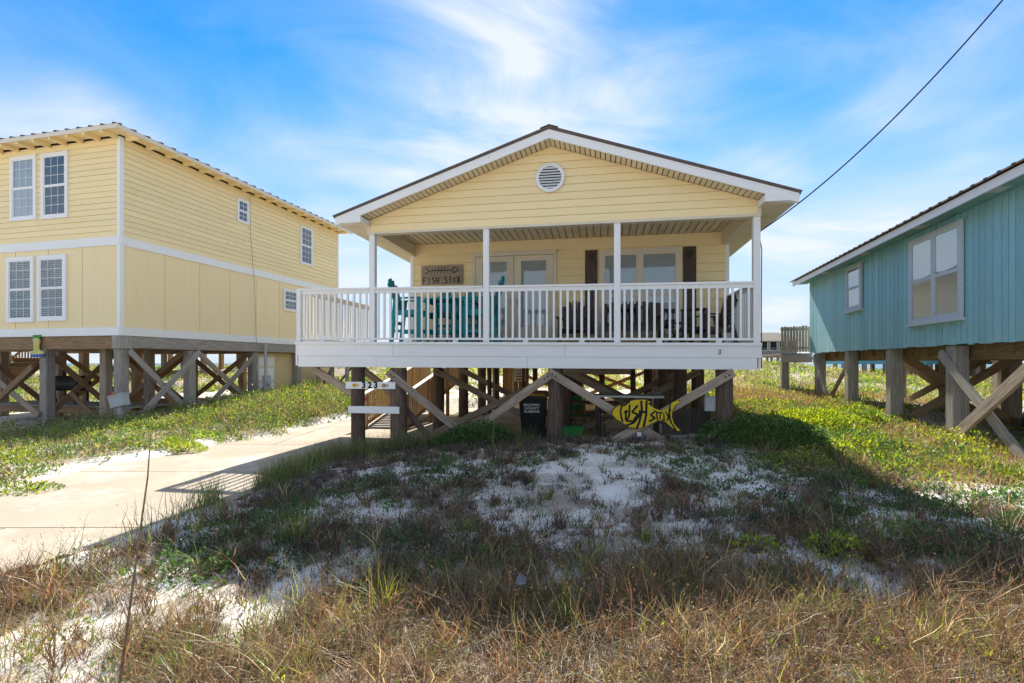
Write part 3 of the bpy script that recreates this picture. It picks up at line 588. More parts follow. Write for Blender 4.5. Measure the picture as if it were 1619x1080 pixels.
# piles
def pile(a, b, r, top, m='pile_wood', zb=None):
    zb = mg(a, b)-0.5 if zb is None else zb; L = top-zb; N_ = 12; mb = MB()
    ph = rnd.random()*6; pts = [(-L/2+L*k/6, rnd.uniform(-.006, .006), rnd.uniform(-.006, .006)) for k in range(7)]
    mb.tube(pts, [r*1.08, r*1.05, r*1.03, r*1.01, r, r*0.99, r*0.98], m, N_)
    return mb.build('pile', H, T(a, b, (top+zb)/2) @ RX[2] @ Matrix.Rotation(ph, 4, 'X'), smooth=False)
pile(-0.265, 0.12, 0.14, 1.515)
for a, r in ((0.6, 0.165), (3.715, 0.14), (6.715, 0.15)): pile(a, 0.12, r, 1.50)
for b in (2.5, 4.8, 7.1, 9.4, 11.7):
    for a in (0.65, 3.75, 6.70): pile(a, b, 0.14, 1.48)
for (a, b, r) in ((1.35, 6.0, 0.05), (2.0, 7.5, 0.05), (6.2, 4.4, 0.12), (6.25, 2.0, 0.13), (5.9, 5.6, 0.12), (5.6, 7.5, 0.09), (1.75, 3.3, 0.06), (2.7, 5.0, 0.06), (2.2, 9.0, 0.09), (4.6, 8.2, 0.1)): pile(a, b, r, 1.48)
# braces across the front and deeper rows
def brace(a0, z0, a1, z1, b, m='weathered_wood', w=0.15):
    o = beam('brace', H, m, (a0, b, z0), (a1, b, z1), 0.045, w)
    if b < 3:
        L = math.hypot(a1-a0, z1-z0)
        for q in (0.09, 0.16): mb = MB(); t = q/L; mb.tube([(a0+(a1-a0)*t, b-0.034, z0+(z1-z0)*t), (a0+(a1-a0)*t, b-0.022, z0+(z1-z0)*t)], 0.017, 'black_metal', 6); mb.build('bolt', H)
brace(0.45, 1.43, 2.25, 0.02, -0.045); brace(3.66, 1.40, 2.15, 0.30, -0.045); brace(3.60, 1.44, 6.15, -0.10, -0.045); brace(6.82, 1.44, 4.35, -0.08, -0.095)
for b in (2.33, 4.63):
    for (a0, a1) in ((0.6, 3.75), (3.75, 6.7)):
        brace(a0, 1.42, a1, -0.1, b, 'weathered_wood'); brace(a1, 1.42, a0, -0.1, b-0.05, 'weathered_wood')
for (a0, a1) in ((0.6, 3.75), (3.75, 6.7)): brace(a0, 1.4, a1, 0.2, 11.5, 'tan_wood', 0.14); brace(a1, 1.4, a0, 0.2, 11.45, 'tan_wood', 0.14)
beam('brace', H, 'weathered_wood', (-1.42, 0.3, 1.52), (-0.3, 0.1, 0.95), 0.05, 0.15); beam('brace', H, 'weathered_wood', (-0.62, 0.9, 1.52), (0.5, 0.4, 0.86), 0.05, 0.15)
beam('brace', H, 'pile_wood', (0.62, 0.3, 0.72), (1.35, 0.6, -0.25), 0.05, 0.13)
bx('floor_joist', H, 'weathered_wood', 3.7, 5.2, 1.9, 1.95, 1.35, 1.52)
# stored timber wall under the right of the house
for k in range(7): bx('skirt_board', H, 'dark_wood', 5.75+k*0.13, 5.75+k*0.13+0.122, 0.9+rnd.uniform(0, .02), 0.94, mg(6.2, .9)-0.1, 0.72+rnd.uniform(-.04, .04))
for k in range(5): bx('skirt_board', H, 'tan_wood', 0.95+k*0.2, 0.95+k*0.2+0.19, 9.2, 9.24, 0.55, 1.46)
bx('skirt_board', H, 'tan_wood', 0.9, 3.2, 9.0, 9.4, 0.47, 0.54)
# hook on the rim board
mb = MB(); mb.tube([(6.6, -0.065, 1.83), (6.6, -0.10, 1.82), (6.6, -0.10, 1.77), (6.6, -0.065, 1.76)], 0.011, 'black_metal', 6); tag(mb.build('flag_bracket', H), 'x', 'x'); H.children[-1].pop('label', None) if False else None
fb = H.children[-1]
for o in H.children:
    if o.name.startswith('flag_bracket'): del o['label']; del o['category']

# --------- fixed to, standing on or stored under the beach house
def hx(a, b, z=0.0): x, y = mw(a, b); return (x, y, z)
HR = R(MD)
# plank sign by the door
s = thing('wooden_sign', 'weathered plank sign reading FISH STIX with a carved fish skeleton on the porch wall', 'sign', hx(0.82, 2.262, 3.71), HR)
for k in range(3): bx('plank', s, 'weathered_wood', -0.52, 0.52, -0.025, -0.002, -0.235+k*0.157, -0.235+k*0.157+0.154)
mb = MB(); strokes(mb, [[(-0.32, 0.10), (0.28, 0.11)], [(-0.42, 0.17), (-0.32, 0.10), (-0.43, 0.03)], [(0.28, 0.04), (0.40, 0.09), (0.36, 0.15), (0.28, 0.17), (0.27, 0.04)]], 0.018, -0.028, 'letter_black')
for k in range(7): x = -0.24+k*0.075; h_ = 0.04+0.035*math.sin(math.pi*(k+0.6)/7.5); strokes(mb, [[(x-0.02, 0.105-h_), (x+0.02, 0.105+h_)]], 0.014, -0.028, 'letter_black')
mb.build('fish_skeleton', s)
LET = {'F': [[(0, 0), (0, 1), (.8, 1)], [(0, .52), (.6, .52)]], 'I': [[(.4, 0), (.4, 1)]], 'S': [[(.8, .88), (.45, 1), (.1, .88), (.1, .62), (.75, .42), (.8, .14), (.45, 0), (.05, .12)]],
       'H': [[(0, 0), (0, 1)], [(.8, 0), (.8, 1)], [(0, .5), (.8, .5)]], 'T': [[(.4, 0), (.4, 1)], [(0, 1), (.8, 1)]], 'X': [[(0, 0), (.8, 1)], [(0, 1), (.8, 0)]]}
def word(mb, txt, x, z, w, h, sp, th, y):
    for ch in txt:
        if ch in LET: strokes(mb, [[(x+p[0]*w, z+p[1]*h) for p in q] for q in LET[ch]], th, y, 'letter_black')
        x += sp
for k, ch in enumerate('FISH STIX'):
    if ch != ' ': mb = MB(); word(mb, ch, -0.46+k*0.105, -0.20, 0.075, 0.14, 0, 0.02, -0.028); mb.build('letter', s)
# yellow fish plaque on the crossed braces
s = thing('fish_sign', 'yellow wooden fish plaque lettered FISHSTIX on the crossed braces under the porch', 'sign', hx(5.30, -0.155, 0.685), HR)
def fish_outline(k=1.0, o=0.0):
    top = [(-0.55, 0.0), (-0.53, 0.07), (-0.46, 0.14), (-0.36, 0.175), (-0.28, 0.225), (-0.14, 0.262), (0.02, 0.268), (0.13, 0.225), (0.07, 0.20), (0.20, 0.11), (0.30, 0.075), (0.40, 0.12), (0.50, 0.23), (0.59, 0.262), (0.62, 0.235)]
    bot = [(0.54, 0.18), (0.49, 0.08), (0.48, -0.04), (0.52, -0.15), (0.58, -0.22), (0.63, -0.27), (0.58, -0.275), (0.48, -0.215), (0.36, -0.105), (0.26, -0.09), (0.14, -0.145), (0.02, -0.215), (-0.10, -0.245), (-0.24, -0.225), (-0.36, -0.15), (-0.48, -0.08)]
    return [(x*k, z*k) for x, z in top+bot][::-1]
mb = MB(); mb.prism(fish_outline(1.0), -0.018, 0.012, 'fish_yellow', 'letter_black'); mb.build('fish_board', s)
mb = MB(); mb.prism(fish_outline(1.03), -0.004, 0.010, 'letter_black'); mb.build('outline', s)
FL = [  # black strokes between the yellow letter shapes
 [(-0.37, 0.155), (-0.40, 0.05), (-0.385, -0.05), (-0.36, -0.115)], [(-0.36, 0.115), (-0.24, 0.185)], [(-0.34, 0.02), (-0.27, 0.05)], [(-0.30, 0.06), (-0.31, -0.09)],
 [(-0.24, 0.14), (-0.25, -0.03)], [(-0.25, -0.03), (-0.30, -0.10), (-0.2, -0.10)], [(-0.10, 0.13), (-0.20, 0.03), (-0.10, 0.0), (-0.20, -0.13)], [(-0.30, -0.165), (-0.16, -0.12), (-0.08, -0.02), (-0.06, 0.06)],
 [(-0.04, 0.20), (-0.03, 0.05), (-0.07, -0.10), (-0.12, -0.21)], [(0.05, 0.20), (0.045, 0.0), (0.0, -0.18)], [(-0.03, 0.035), (0.045, 0.035)], [(0.20, 0.06), (0.12, -0.01), (0.20, -0.05), (0.09, -0.10)],
 [(0.22, 0.05), (0.235, -0.08)], [(0.24, 0.03), (0.33, 0.03)], [(0.285, 0.03), (0.28, -0.07)], [(0.345, 0.02), (0.35, -0.08)], [(0.315, -0.075), (0.37, -0.075)], [(0.375, 0.05), (0.47, -0.10)], [(0.46, 0.09), (0.40, -0.09)], [(0.46, 0.20), (0.435, 0.05), (0.46, -0.10), (0.55, -0.215)]]
for grp, th in (((0,), .028), ((1, 2, 3), .03), ((4, 5), .03), ((6,), .032), ((7,), .03), ((8, 9, 10), .034), ((11,), .028), ((12, 13), .022), ((14, 15, 16), .02), ((17, 18), .022), ((19,), .022)):
    mb = MB(); strokes(mb, [[(x*1.0, z*1.22+0.006) for x, z in FL[i]] for i in grp], th*1.12, -0.020, 'letter_black'); mb.build('letter' if grp[0] not in (0, 7, 19) else 'painted_line', s)
bx('brace_plate', H, 'white_plain', 5.19, 5.26, -0.165, -0.145, 0.30, 0.37)
# house-number board and the blank board below it
s = thing('number_board', 'white board numbered 323 with small painted fish nailed across two piles', 'sign', hx(0.088, -0.065, 1.16), HR)
bx('board', s, 'white_paint', -0.52, 0.52, 0.0, 0.022, -0.068, 0.068)
for k, ch in enumerate('323'): text_part('digit', s, ch, 0.17, 'letter_black', T(-0.135+k*0.125, -0.003, 0) @ FRONT, bold=0.007)
def small_fish(par, x, cols):
    mb = MB(); mb.prism([(x+0.055*math.cos(t), 0.036*math.sin(t)) for t in [2*math.pi*k/12 for k in range(12)]][::-1], -0.008, 0.0, cols[0])
    mb.prism([(x+0.045, 0), (x+0.085, 0.035), (x+0.08, -0.035)][::-1], -0.007, 0.0, cols[0]); mb.prism([(x-0.02, -0.033), (x+0.015, -0.033), (x+0.02, 0.033), (x-0.015, 0.033)][::-1], -0.010, -0.0075, cols[1]); mb.build('painted_fish', par)
small_fish(s, -0.33, ('fish_yellow', 'orange_paint')); small_fish(s, 0.29, ('orange_paint', 'teal_paint'))
s = thing('blank_board', 'blank white board nailed across two piles below the number board', 'board', hx(0.155, -0.07, 0.68), HR)
bx('board', s, 'white_paint', -0.535, 0.535, 0.0, 0.022, -0.068, 0.068)
# trash bin
s = thing('trash_bin', 'black wheeled trash bin lettered BALDWIN COUNTY ALABAMA beside the middle pile', 'trash bin', hx(3.22, 0.75, mg(3.22, .75)), HR)
mb = MB(); w0, w1, hh = 0.20, 0.26, 0.92
mb.poly([(-w0, -.22, .05), (w0, -.22, .05), (w0, .22, .05), (-w0, .22, .05), (-w1, -.30, hh), (w1, -.30, hh), (w1, .30, hh), (-w1, .30, hh)], BOXF, 'black_plastic'); mb.box(-w1-.015, w1+.015, -.315, .315, hh-.05, hh-.001, 'black_plastic'); mb.build('bin_body', s)
mb = MB(); mb.poly([(-w1-.02, -.33, hh), (w1+.02, -.33, hh), (w1+.02, .33, hh+.02), (-w1-.02, .33, hh+.02), (-w1+.02, -.29, hh+.05), (w1-.02, -.29, hh+.05), (w1-.02, .31, hh+.08), (-w1+.02, .31, hh+.08)], BOXF, 'lid_orange'); mb.build('lid', s)
for x in (-0.2, 0.2):
    mb = MB(); mb.tube([(x-.03, .27, .12), (x+.03, .27, .12)], 0.12, 'black_metal', 14); mb.build('wheel', s)
for k, wd_ in enumerate(('BALDWIN', 'COUNTY', 'ALABAMA')): text_part('lettering', s, wd_, 0.07, 'white_plain', T(0, -0.292+0.008*k, 0.74-k*0.066) @ FRONT)['kind'] = 'stuff'
# service box, conduit, pipe
s = thing('breaker_box', 'grey electrical box with white conduit on the right front pile', 'electrical box', hx(6.50, 0.22, 0), HR)
bx('box_body', s, 'grey_metal', -0.11, 0.11, -0.09, 0.0, 0.74, 1.0, cham=0.01); bx('cover', s, 'galvanised', -0.10, 0.10, -0.102, -0.091, 0.75, 0.99)
mb = MB(); mb.tube([(0.13, -0.13, -0.1), (0.13, -0.13, 0.82), (0.13, -0.12, 0.85)], 0.045, 'white_plain', 10); mb.build('conduit', s); mb = MB(); mb.tube([(0.15, -0.12, 0.8), (0.15, -0.12, 1.5)], 0.022, 'galvanised', 8); mb.build('conduit', s)
# picnic table, green chair, boards under the house
s = thing('picnic_table', 'weathered brown picnic table stored in the shade behind the yellow fish', 'picnic table', hx(4.75, 2.9, mg(4.75, 2.9)), HR+R(6))
for k in range(5): bx('table_board', s, 'brown_beam', -0.9, 0.9, -0.36+k*0.145, -0.36+k*0.145+0.138, 0.72, 0.76)
for y in (-0.72, -0.57, 0.57, 0.72): bx('bench_board', s, 'brown_beam', -0.9, 0.9, y-0.068, y+0.068, 0.43, 0.47)
for x in (-0.65, 0.65):
    bx('bearer', s, 'brown_beam', x-0.02, x+0.02, -0.78, 0.78, 0.34, 0.428)
    for sg in (-1, 1): beam('leg', s, 'brown_beam', (x+0.045, sg*0.25, 0.715), (x+0.045, sg*0.68, 0.0), 0.04, 0.09)
s = thing('plank_stack', 'pale grey planks laid across supports behind the yellow fish', 'planks', hx(5.1, 1.6, mg(5.1, 1.6)), HR+R(-3))
for k in range(3): bx('plank', s, 'grey_wood' if k else 'white_plain', -0.75, 0.75, -0.2+k*0.15, -0.2+k*0.15+0.142, 0.78+0.006*k, 0.82+0.006*k)
for x in (-0.6, 0.6): bx('support', s, 'dark_wood', x-0.05, x+0.05, -0.18, 0.25, -0.1, 0.779)
s = thing('storage_crate', 'bright green plastic crate on the sand behind the middle pile', 'crate', hx(4.0, 1.0, mg(4.0, 1.0)), HR)
mb = MB()
for (x0, x1, y0, y1) in ((-.2, .2, -.15, -.13), (-.2, .2, .13, .15), (-.2, -.18, -.13, .13), (.18, .2, -.13, .13)): mb.box(x0, x1, y0, y1, 0, 0.26, 'green_paint')
mb.box(-.18, .18, -.13, .13, 0.0, 0.02, 'green_paint'); mb.build('crate_shell', s); bx('rim', s, 'green_paint', -0.22, 0.22, -0.17, -0.151, 0.22, 0.265)
s = thing('garden_chair', 'bright green plastic garden chair beyond the picnic table', 'chair', hx(4.05, 3.7, mg(4.05, 3.7)), HR+R(20))
bx('seat', s, 'green_paint', -.22, .22, -.22, .22, .42, .45)
for k in range(5): bx('back_slat', s, 'green_paint', -.2+k*.085, -.2+k*.085+.06, .2, .225, .45, .9)
for x in (-.2, .2):
    for y in (-.2, .2): bx('leg', s, 'green_paint', x-.02, x+.02, y-.02, y+.02, 0, .42)
# notice on the inner landing
s = thing('notice_sign', 'small white notice with red lines fixed beneath the house', 'sign', hx(1.62, 9.1, 1.18), HR)
bx('board', s, 'white_plain', -.22, .22, 0.0, .02, -.26, .26)
for k in range(4): bx('print_line', s, 'red_paint' if k in (2, 3) else 'far_grey', -.15, .15, -.004, -.001, .13-k*.11, .17-k*.11)
# ramp with timber railings
s = thing('wooden_ramp', 'tan timber ramp with picket railings and red reflectors rising beneath the house', 'ramp', hx(-0.95, 3.0, 0), HR)
zr = lambda b: -0.12+0.20*b
LR = 5.2
for k in range(36): b = k*LR/36; beam('ramp_board', s, 'grey_wood', (-0.52, b+0.07, zr(b+.07)+0.03), (0.52, b+0.07, zr(b+.07)+0.03), 0.138, 0.035, cham=0)
for x in (-0.56, 0.56):
    bx('newel', s, 'tan_wood', x-0.045, x+0.045, -0.02, 0.07, -0.3, 0.78)
    mb = MB(); mb.tube([(x, -0.028, 0.66), (x, -0.02, 0.66)], 0.05, 'red_paint', 12); mb.build('reflector', s)
    beam('handrail', s, 'white_paint', (x, -0.1, zr(-.1)+0.93), (x, LR, zr(LR)+0.93), 0.13, 0.04); beam('bottom_rail', s, 'tan_wood', (x, 0.07, zr(0.07)+0.12), (x, LR, zr(LR)+0.12), 0.04, 0.09)
    for k in range(37): b = 0.14+k*0.137; bx('baluster', s, 'tan_wood', x-0.018, x+0.018, b-0.018, b+0.018, zr(b)+0.06, zr(b)+0.91)
    for b in (1.7, 3.4, 5.15): bx('post', s, 'tan_wood', x-0.046+(.07 if x > 0 else -.07), x+0.046+(.07 if x > 0 else -.07), b-0.045, b+0.045, -0.4, zr(b)+0.9)
# timber edge beside the drive
s = thing('timber_edging', 'pale timber edging laid between pile and grass beside the driveway', 'timber', hx(0.1, -0.2, 0), HR)
beam('plank', s, 'grey_wood', (-0.32, -0.15, mg(-.25, -.35)+.03), (0.62, 0.75, mg(.7, .6)+.12), 0.05, 0.14)

# --------- porch furniture
def slatted_chair(name, label, a, b, rz, m, seat_h, W_, back_h, group=None, bar=False):
    """adirondack style chair: faces local -Y"""
    s = thing(name, label, 'chair', hx(a, b, zd(a)+0.001), HR+rz, group); w = W_/2; lt = 0.035
    for k in range(5): y = -0.24+k*0.105; bx('seat_slat', s, m, -w+0.03, w-0.03, y, y+0.096, seat_h-0.02-0.06*k/4, seat_h-0.06*k/4)
    n = 5; bw = (W_-0.08)/n
    for k in range(n):
        x = -w+0.04+(k+0.5)*bw; u = (k-(n-1)/2)/((n-1)/2); top = back_h-0.13*u*u; fan = 1+0.16*0.8
        p0 = Vector((x*0.86, 0.235, seat_h-0.08)); p1 = Vector((x*1.12, 0.235+0.34*(top-seat_h+0.08), top))
        mb = MB(); d = p1-p0; mb.bar(p0, p1, bw*0.93, 0.022, m, up=(0, -1, 0.3))
        mb.tube([p1+Vector((0, -.012, 0)), p1+Vector((0, .012, .004))], bw*0.465, m, 10); mb.build('back_slat', s)
    for (z, k) in ((seat_h+0.12, .08), (back_h-0.22, 0.25)): bx('back_rail', s, m, -w+0.05, w-0.05, 0.26+0.34*(z-seat_h), 0.285+0.34*(z-seat_h), z-0.035, z+0.035)
    for sg in (-1, 1):
        x = sg*(w-0.0)
        bx('arm', s, m, x-0.06, x+0.06, -0.33, 0.34, seat_h+0.22, seat_h+0.245)
        bx('leg', s, m, x-lt/2, x+lt/2, -0.30, -0.21, 0, seat_h+0.219); beam('leg', s, m, (x-sg*.0, 0.26, seat_h+0.219), (x, 0.36 if bar else 0.42, 0.0), 0.035, 0.09, up=(1, 0, 0), cham=0, roll=R(90))
        bx('seat_side', s, m, x-sg*0.035-0.014, x-sg*0.035+0.014, -0.25, 0.30, seat_h-0.13, seat_h-0.022)
        if bar: bx('stretcher', s, m, x-0.016, x+0.016, -0.20, 0.31, 0.24, 0.30)
    if bar:
        bx('foot_rest', s, m, -w, w, -0.325, -0.301, 0.22, 0.30); bx('stretcher', s, m, -w+0.02, w-0.02, 0.30, 0.33, 0.42, 0.49)
    return s
TG = 'teal bar chairs around the porch table'
slatted_chair('bar_chair', 'teal bar-height slatted chair nearest the left corner post, facing the door', 0.52, 1.05, R(90), 'teal_plastic', 0.74, 0.54, 1.40, TG, True)
slatted_chair('bar_chair', 'teal bar-height slatted chair partly hidden behind the second porch post, facing left', 2.06, 1.05, R(-90), 'teal_plastic', 0.74, 0.54, 1.40, TG, True)
slatted_chair('bar_chair', 'teal bar-height slatted chair behind the table, below the F of the plank sign', 0.98, 1.62, R(0), 'teal_plastic', 0.72, 0.46, 1.25, TG, True)
slatted_chair('bar_chair', 'teal bar-height slatted chair behind the table, next to the door frame', 1.56, 1.62, R(0), 'teal_plastic', 0.72, 0.46, 1.25, TG, True)
s = thing('bar_table', 'teal bar-height slatted table between the teal chairs', 'table', hx(1.28, 1.03, zd(1.28)+.001), HR)
for k in range(7): bx('top_slat', s, 'teal_plastic', -0.36, 0.36, -0.36+k*0.104, -0.36+k*0.104+0.096, 0.93, 0.955)
for x in (-.3, .3):
    bx('apron', s, 'teal_plastic', x-.015, x+.015, -.31, .31, .85, .929)
    for y in (-.3, .3): bx('leg', s, 'teal_plastic', x-.035, x+.035, y-.035, y+.035, 0, .849)
    bx('stretcher', s, 'teal_plastic', x-.02, x+.02, -.26, .26, .25, .31)
bx('stretcher', s, 'teal_plastic', -.28, .28, -.02, .02, .25, .31)
slatted_chair('lounge_chair', 'dark wooden slatted armchair between the french door and the left shutter', 3.98, 1.6, R(0), 'dark_wood', 0.36, 0.60, 0.98)
slatted_chair('lounge_chair', 'dark wooden slatted armchair at the right end of the porch, turned left', 6.72, 1.35, R(-75), 'dark_wood', 0.38, 0.58, 1.02)
s = thing('porch_bench', 'dark wooden slatted bench standing under the porch window', 'bench', hx(5.22, 1.72, zd(5.2)+.001), HR)
for k in range(4): bx('seat_slat', s, 'dark_wood', -.62, .62, -.24+k*.12, -.24+k*.12+.11, .40, .425)
for k in range(9): x = -.56+k*.14; top = .94+0.05*math.cos(x*2.4); bx('back_slat', s, 'dark_wood', x-.045, x+.045, .27, .29, .40, top)
for z in (.50, .86): bx('back_rail', s, 'dark_wood', -.62, .62, .291, .32, z-.03, z+.03)
for x in (-.6, .6):
    bx('arm', s, 'dark_wood', x-.045, x+.045, -.30, .30, .62, .645)
    for y in (-.26, .25): bx('leg', s, 'dark_wood', x-.03, x+.03, y-.03, y+.03, 0, .619)
bx('apron', s, 'dark_wood', -.57, .57, -.265, -.241, .30, .399)
for (nm, lb, a, b) in (('side_table', 'small dark folding side table with crossed legs right of the porch bench', 6.12, 1.65), ):
    s = thing(nm, lb, 'table', hx(a, b, zd(a)+.001), HR)
    for k in range(5): bx('top_slat', s, 'dark_wood', -.24, .24, -.22+k*.09, -.22+k*.09+.082, .47, .49)
    for y in (-.18, .18): beam('leg', s, 'dark_wood', (-.2, y, .465), (.2, y, 0.01), .02, .04, cham=0); beam('leg', s, 'dark_wood', (.2, y+.022, .465), (-.2, y+.022, 0.01), .02, .04, cham=0)
s = thing('tall_table', 'dark wooden side table standing before the right shutter', 'table', hx(6.36, 0.95, zd(6.3)+.001), HR)
for k in range(4): bx('top_slat', s, 'dark_wood', -.24, .24, -.2+k*.1, -.2+k*.1+.092, .68, .70)
for x in (-.2, .2):
    for y in (-.16, .16): bx('leg', s, 'dark_wood', x-.022, x+.022, y-.022, y+.022, 0, .679)
    bx('shelf_rail', s, 'dark_wood', x-.012, x+.012, -.135, .135, .25, .30)
bx('shelf', s, 'dark_wood', -.185, .185, -.13, .13, .30, .315)
# overhead cable
p0 = Vector(hx(AW+0.10, 0.6, 3.99)); p1 = Vector((7.27, 7.0, 7.20)); pts = []
for k in range(41):
    t = k/40; p = p0.lerp(p1, t); p.z -= 0.62*4*t*(1-t)*0.5; pts.append(p)
mb = MB(); mb.tube(pts, 0.011, 'cable_black', 6); o = mb.build('utility_cable'); tag(o, 'black overhead service cable sloping from the upper right to the porch eave', 'cable')
mb = MB(); mb.tube([hx(AW+0.06, 0.5, 4.2), hx(AW+0.03, 0.3, 4.05), hx(AW+0.045, 0.10, 3.6), hx(AW+0.035, 0.09, 2.8), hx(AW+0.04, 0.09, 1.5)], 0.008, 'cable_black', 6); tag(mb.build('drop_cable'), 'thin black cable running down beside the right porch post', 'cable')

# ------------------------------------------------------------------ the two-storey house on the left
LX, LY, LD = -10.3, 13.3, -13.6
HL = thing('tall_house', 'two-storey pale yellow house on timber piles with white bands', 'house', (LX, LY, 0), R(LD))
def lw_(a, b): t = R(LD); return LX+a*math.cos(t)-b*math.sin(t), LY+a*math.sin(t)+b*math.cos(t)
def lg(a, b): return gz(*lw_(a, b))
AL, BL = -9.0, 10.1
bx('house_body', HL, 'yellow_panel', AL, -0.03, 0.03, BL-0.03, 2.34, 7.56)
PS, PF = P_RIGHT(-0.028, 0), P_FRONT(0, 0.028)
sw = [(4.03, 4.56, 6.43, 7.24), (7.39, 8.17, 5.64, 7.20)]; fw = [(-3.89, -2.925, 5.57, 7.365), (-2.735, -1.78, 5.55, 7.355)]
lap_wall(HL, PS, 'yellow_siding', 0.10, BL-0.10, 4.945, 7.53, 0.148, sw, proud=0.024, seams=4.0)
lap_wall(HL, PF, 'yellow_siding', AL+0.1, -0.10, 4.945, 7.53, 0.148, fw, proud=0.024, seams=5.0)
for (z0, z1) in ((4.71, 4.94), (2.33, 2.55)):
    bx('band_board', HL, 'white_paint', -0.026, 0.012, 0.0, BL, z0, z1); bx('band_board', HL, 'white_paint', AL, -0.03, -0.012, 0.026, z0, z1)
for z0, z1 in ((2.552, 4.708), (4.942, 7.56)):
    bx('corner_board', HL, 'white_paint', -0.027, 0.008, -0.008, 0.10, z0, z1); bx('corner_board', HL, 'white_paint', -0.10, -0.029, -0.008, 0.025, z0, z1); bx('corner_board', HL, 'white_paint', -0.027, 0.008, BL-0.10, BL, z0, z1)
# lower storey sheets, one panel per 1.2 m
e = 0.10
while e < BL-0.12:
    f_ = min(e+1.21, BL-0.1); segs = [(e, f_, 2.552, 4.708)]
    for sx in segs: bx('wall_panel', HL, 'yellow_panel', sx[0]+0.012, sx[1]-0.012, -0.012, 0, sx[2], sx[3], base=PS)
    e += 1.21
e = -0.10
while e > AL+0.12: bx('wall_panel', HL, 'yellow_panel', e-1.21+0.012, e-0.012, -0.012, 0, 2.552, 4.708, base=PF); e -= 1.21
for q in sw: window(HL, PS, *q, cols=2 if q[1]-q[0] < .6 else 3, rows=2 if q[1]-q[0] < .6 else 3)
window(HL, P_RIGHT(-0.014, 0), 6.36, 7.19, 3.63, 4.47, cols=3, rows=2)
window(HL, PF, *fw[0], cols=3, rows=3, blind=1.0, blind_low=1.0, trim=0.09); window(HL, PF, *fw[1], cols=3, rows=3, trim=0.09)
for q in ((-4.01, -2.99, 2.735, 4.555), (-2.85, -1.825, 2.75, 4.55)): window(HL, P_FRONT(0, 0.014), *q, cols=3, rows=3, blind=1.0, blind_low=0.9, trim=0.10, half=0.008)
# hip roof, boards under the eave, rafter tails
OV = 0.45; zE = 7.66; dh = 1.45; ra = AL/2
mb = MB(); q = [(AL-OV, -OV, zE), (OV, -OV, zE), (OV, BL+OV, zE), (AL-OV, BL+OV, zE)]; r0, r1 = (ra, -OV+4.95, zE+dh), (ra, BL+OV-4.95, zE+dh)
mb.poly(q+[r0, r1], [(0, 1, 4), (1, 2, 5, 4), (2, 3, 5), (3, 0, 4, 5), (0, 3, 2, 1)], 'brown_roof'); mb.build('roof', HL)
bx('fascia', HL, 'cream_trim', OV-0.03, OV-0.002, -OV, BL+OV, 7.55, 7.655); bx('fascia', HL, 'cream_trim', AL-OV, OV-0.032, -OV+0.002, -OV+0.03, 7.55, 7.655)
bx('eave_board', HL, 'yellow_siding', 0.012, OV-0.032, -OV+0.032, BL+OV, 7.60, 7.63); bx('eave_board', HL, 'yellow_siding', AL-OV, 0.01, -OV+0.032, 0.0, 7.60, 7.63)
for k in range(18): b = 0.15+k*0.585; bx('rafter_tail', HL, 'yellow_siding', 0.012, OV-0.034, b-0.03, b+0.03, 7.49, 7.598)
for k in range(16): a = -0.1-k*0.585; bx('rafter_tail', HL, 'yellow_siding', a-0.03, a+0.03, -OV+0.034, -0.002, 7.49, 7.598)
rl = lambda p, q: max(0.06, min(1.4, p-0.04, q-0.04))
for k in range(28): b = -OV+0.1+k*0.39; beam('roof_rib', HL, 'brown_roof', (OV+0.02, b, zE+0.008), (OV-rl(b+OV, BL+OV-b), b, zE+0.008+0.293*rl(b+OV, BL+OV-b)), 0.05, 0.035, cham=0)
for k in range(24): a = OV-0.1-k*0.39; beam('roof_rib', HL, 'brown_roof', (a, -OV-0.02, zE+0.008), (a, -OV+rl(OV-a, 9), zE+0.008+0.293*rl(OV-a, 9)), 0.05, 0.035, cham=0)
# piles, beams, braces
def lpile(a, b, w=0.25, top=2.05, m='grey_wood'): bx('pile', HL, m, a-w/2, a+w/2, b-w/2, b+w/2, lg(a, b)-0.4, top, cham=0.02)
for a in (-0.17, -2.78, -5.4, -8.0):
    for i, b in enumerate((0.17, 2.3, 4.95, 7.4)): lpile(a, b, top=1.98 if b > 0 else 2.05, m='grey_wood' if a > -1 or i == 0 else 'weathered_wood')
for b in (0.6, 1.9): lpile(-1.25, b, 0.22, 2.0, 'weathered_wood')
bx('side_beam', HL, 'grey_wood', -0.27, -0.005, 0.33, BL-0.05, 2.0, 2.325, cham=0.012); bx('end_post_cap', HL, 'grey_wood', -0.27, -0.005, -0.005, 0.326, 1.985, 2.325)
for b in (0.03, 2.2, 4.85, 7.3): bx('floor_beam', HL, 'brown_beam', AL, -0.28, b+0.005, b+0.14, 1.98, 2.325)
for k in range(13): a = -0.7-k*0.6; bx('floor_joist', HL, 'brown_beam', a-0.025, a+0.025, 0.15, BL-0.2, 2.14, 2.33)
def lbr(p0, p1, m='grey_wood', w=0.16): beam('brace', HL, m, p0, p1, 0.05, w)
gS = lambda b: lg(0.02, b)
lbr((0.0, 0.25, 1.93), (0.0, 2.2, 0.05)); lbr((0.055, 2.45, 1.95), (0.055, 0.35, 0.0)); lbr((0.0, 2.45, 1.92), (0.0, 4.85, 0.10), 'weathered_wood'); lbr((0.055, 4.85, 1.90), (0.055, 2.45, 0.02))
for a in (-2.9, -5.5):
    lbr((a, 0.25, 1.9), (a, 2.2, 0.05), 'brown_beam'); lbr((a-.06, 2.2, 1.9), (a-.06, 0.25, 0.05), 'brown_beam'); lbr((a, 2.45, 1.9), (a, 4.85, 0.1), 'tan_wood'); lbr((a-.06, 4.85, 1.9), (a-.06, 2.45, 0.1), 'tan_wood')
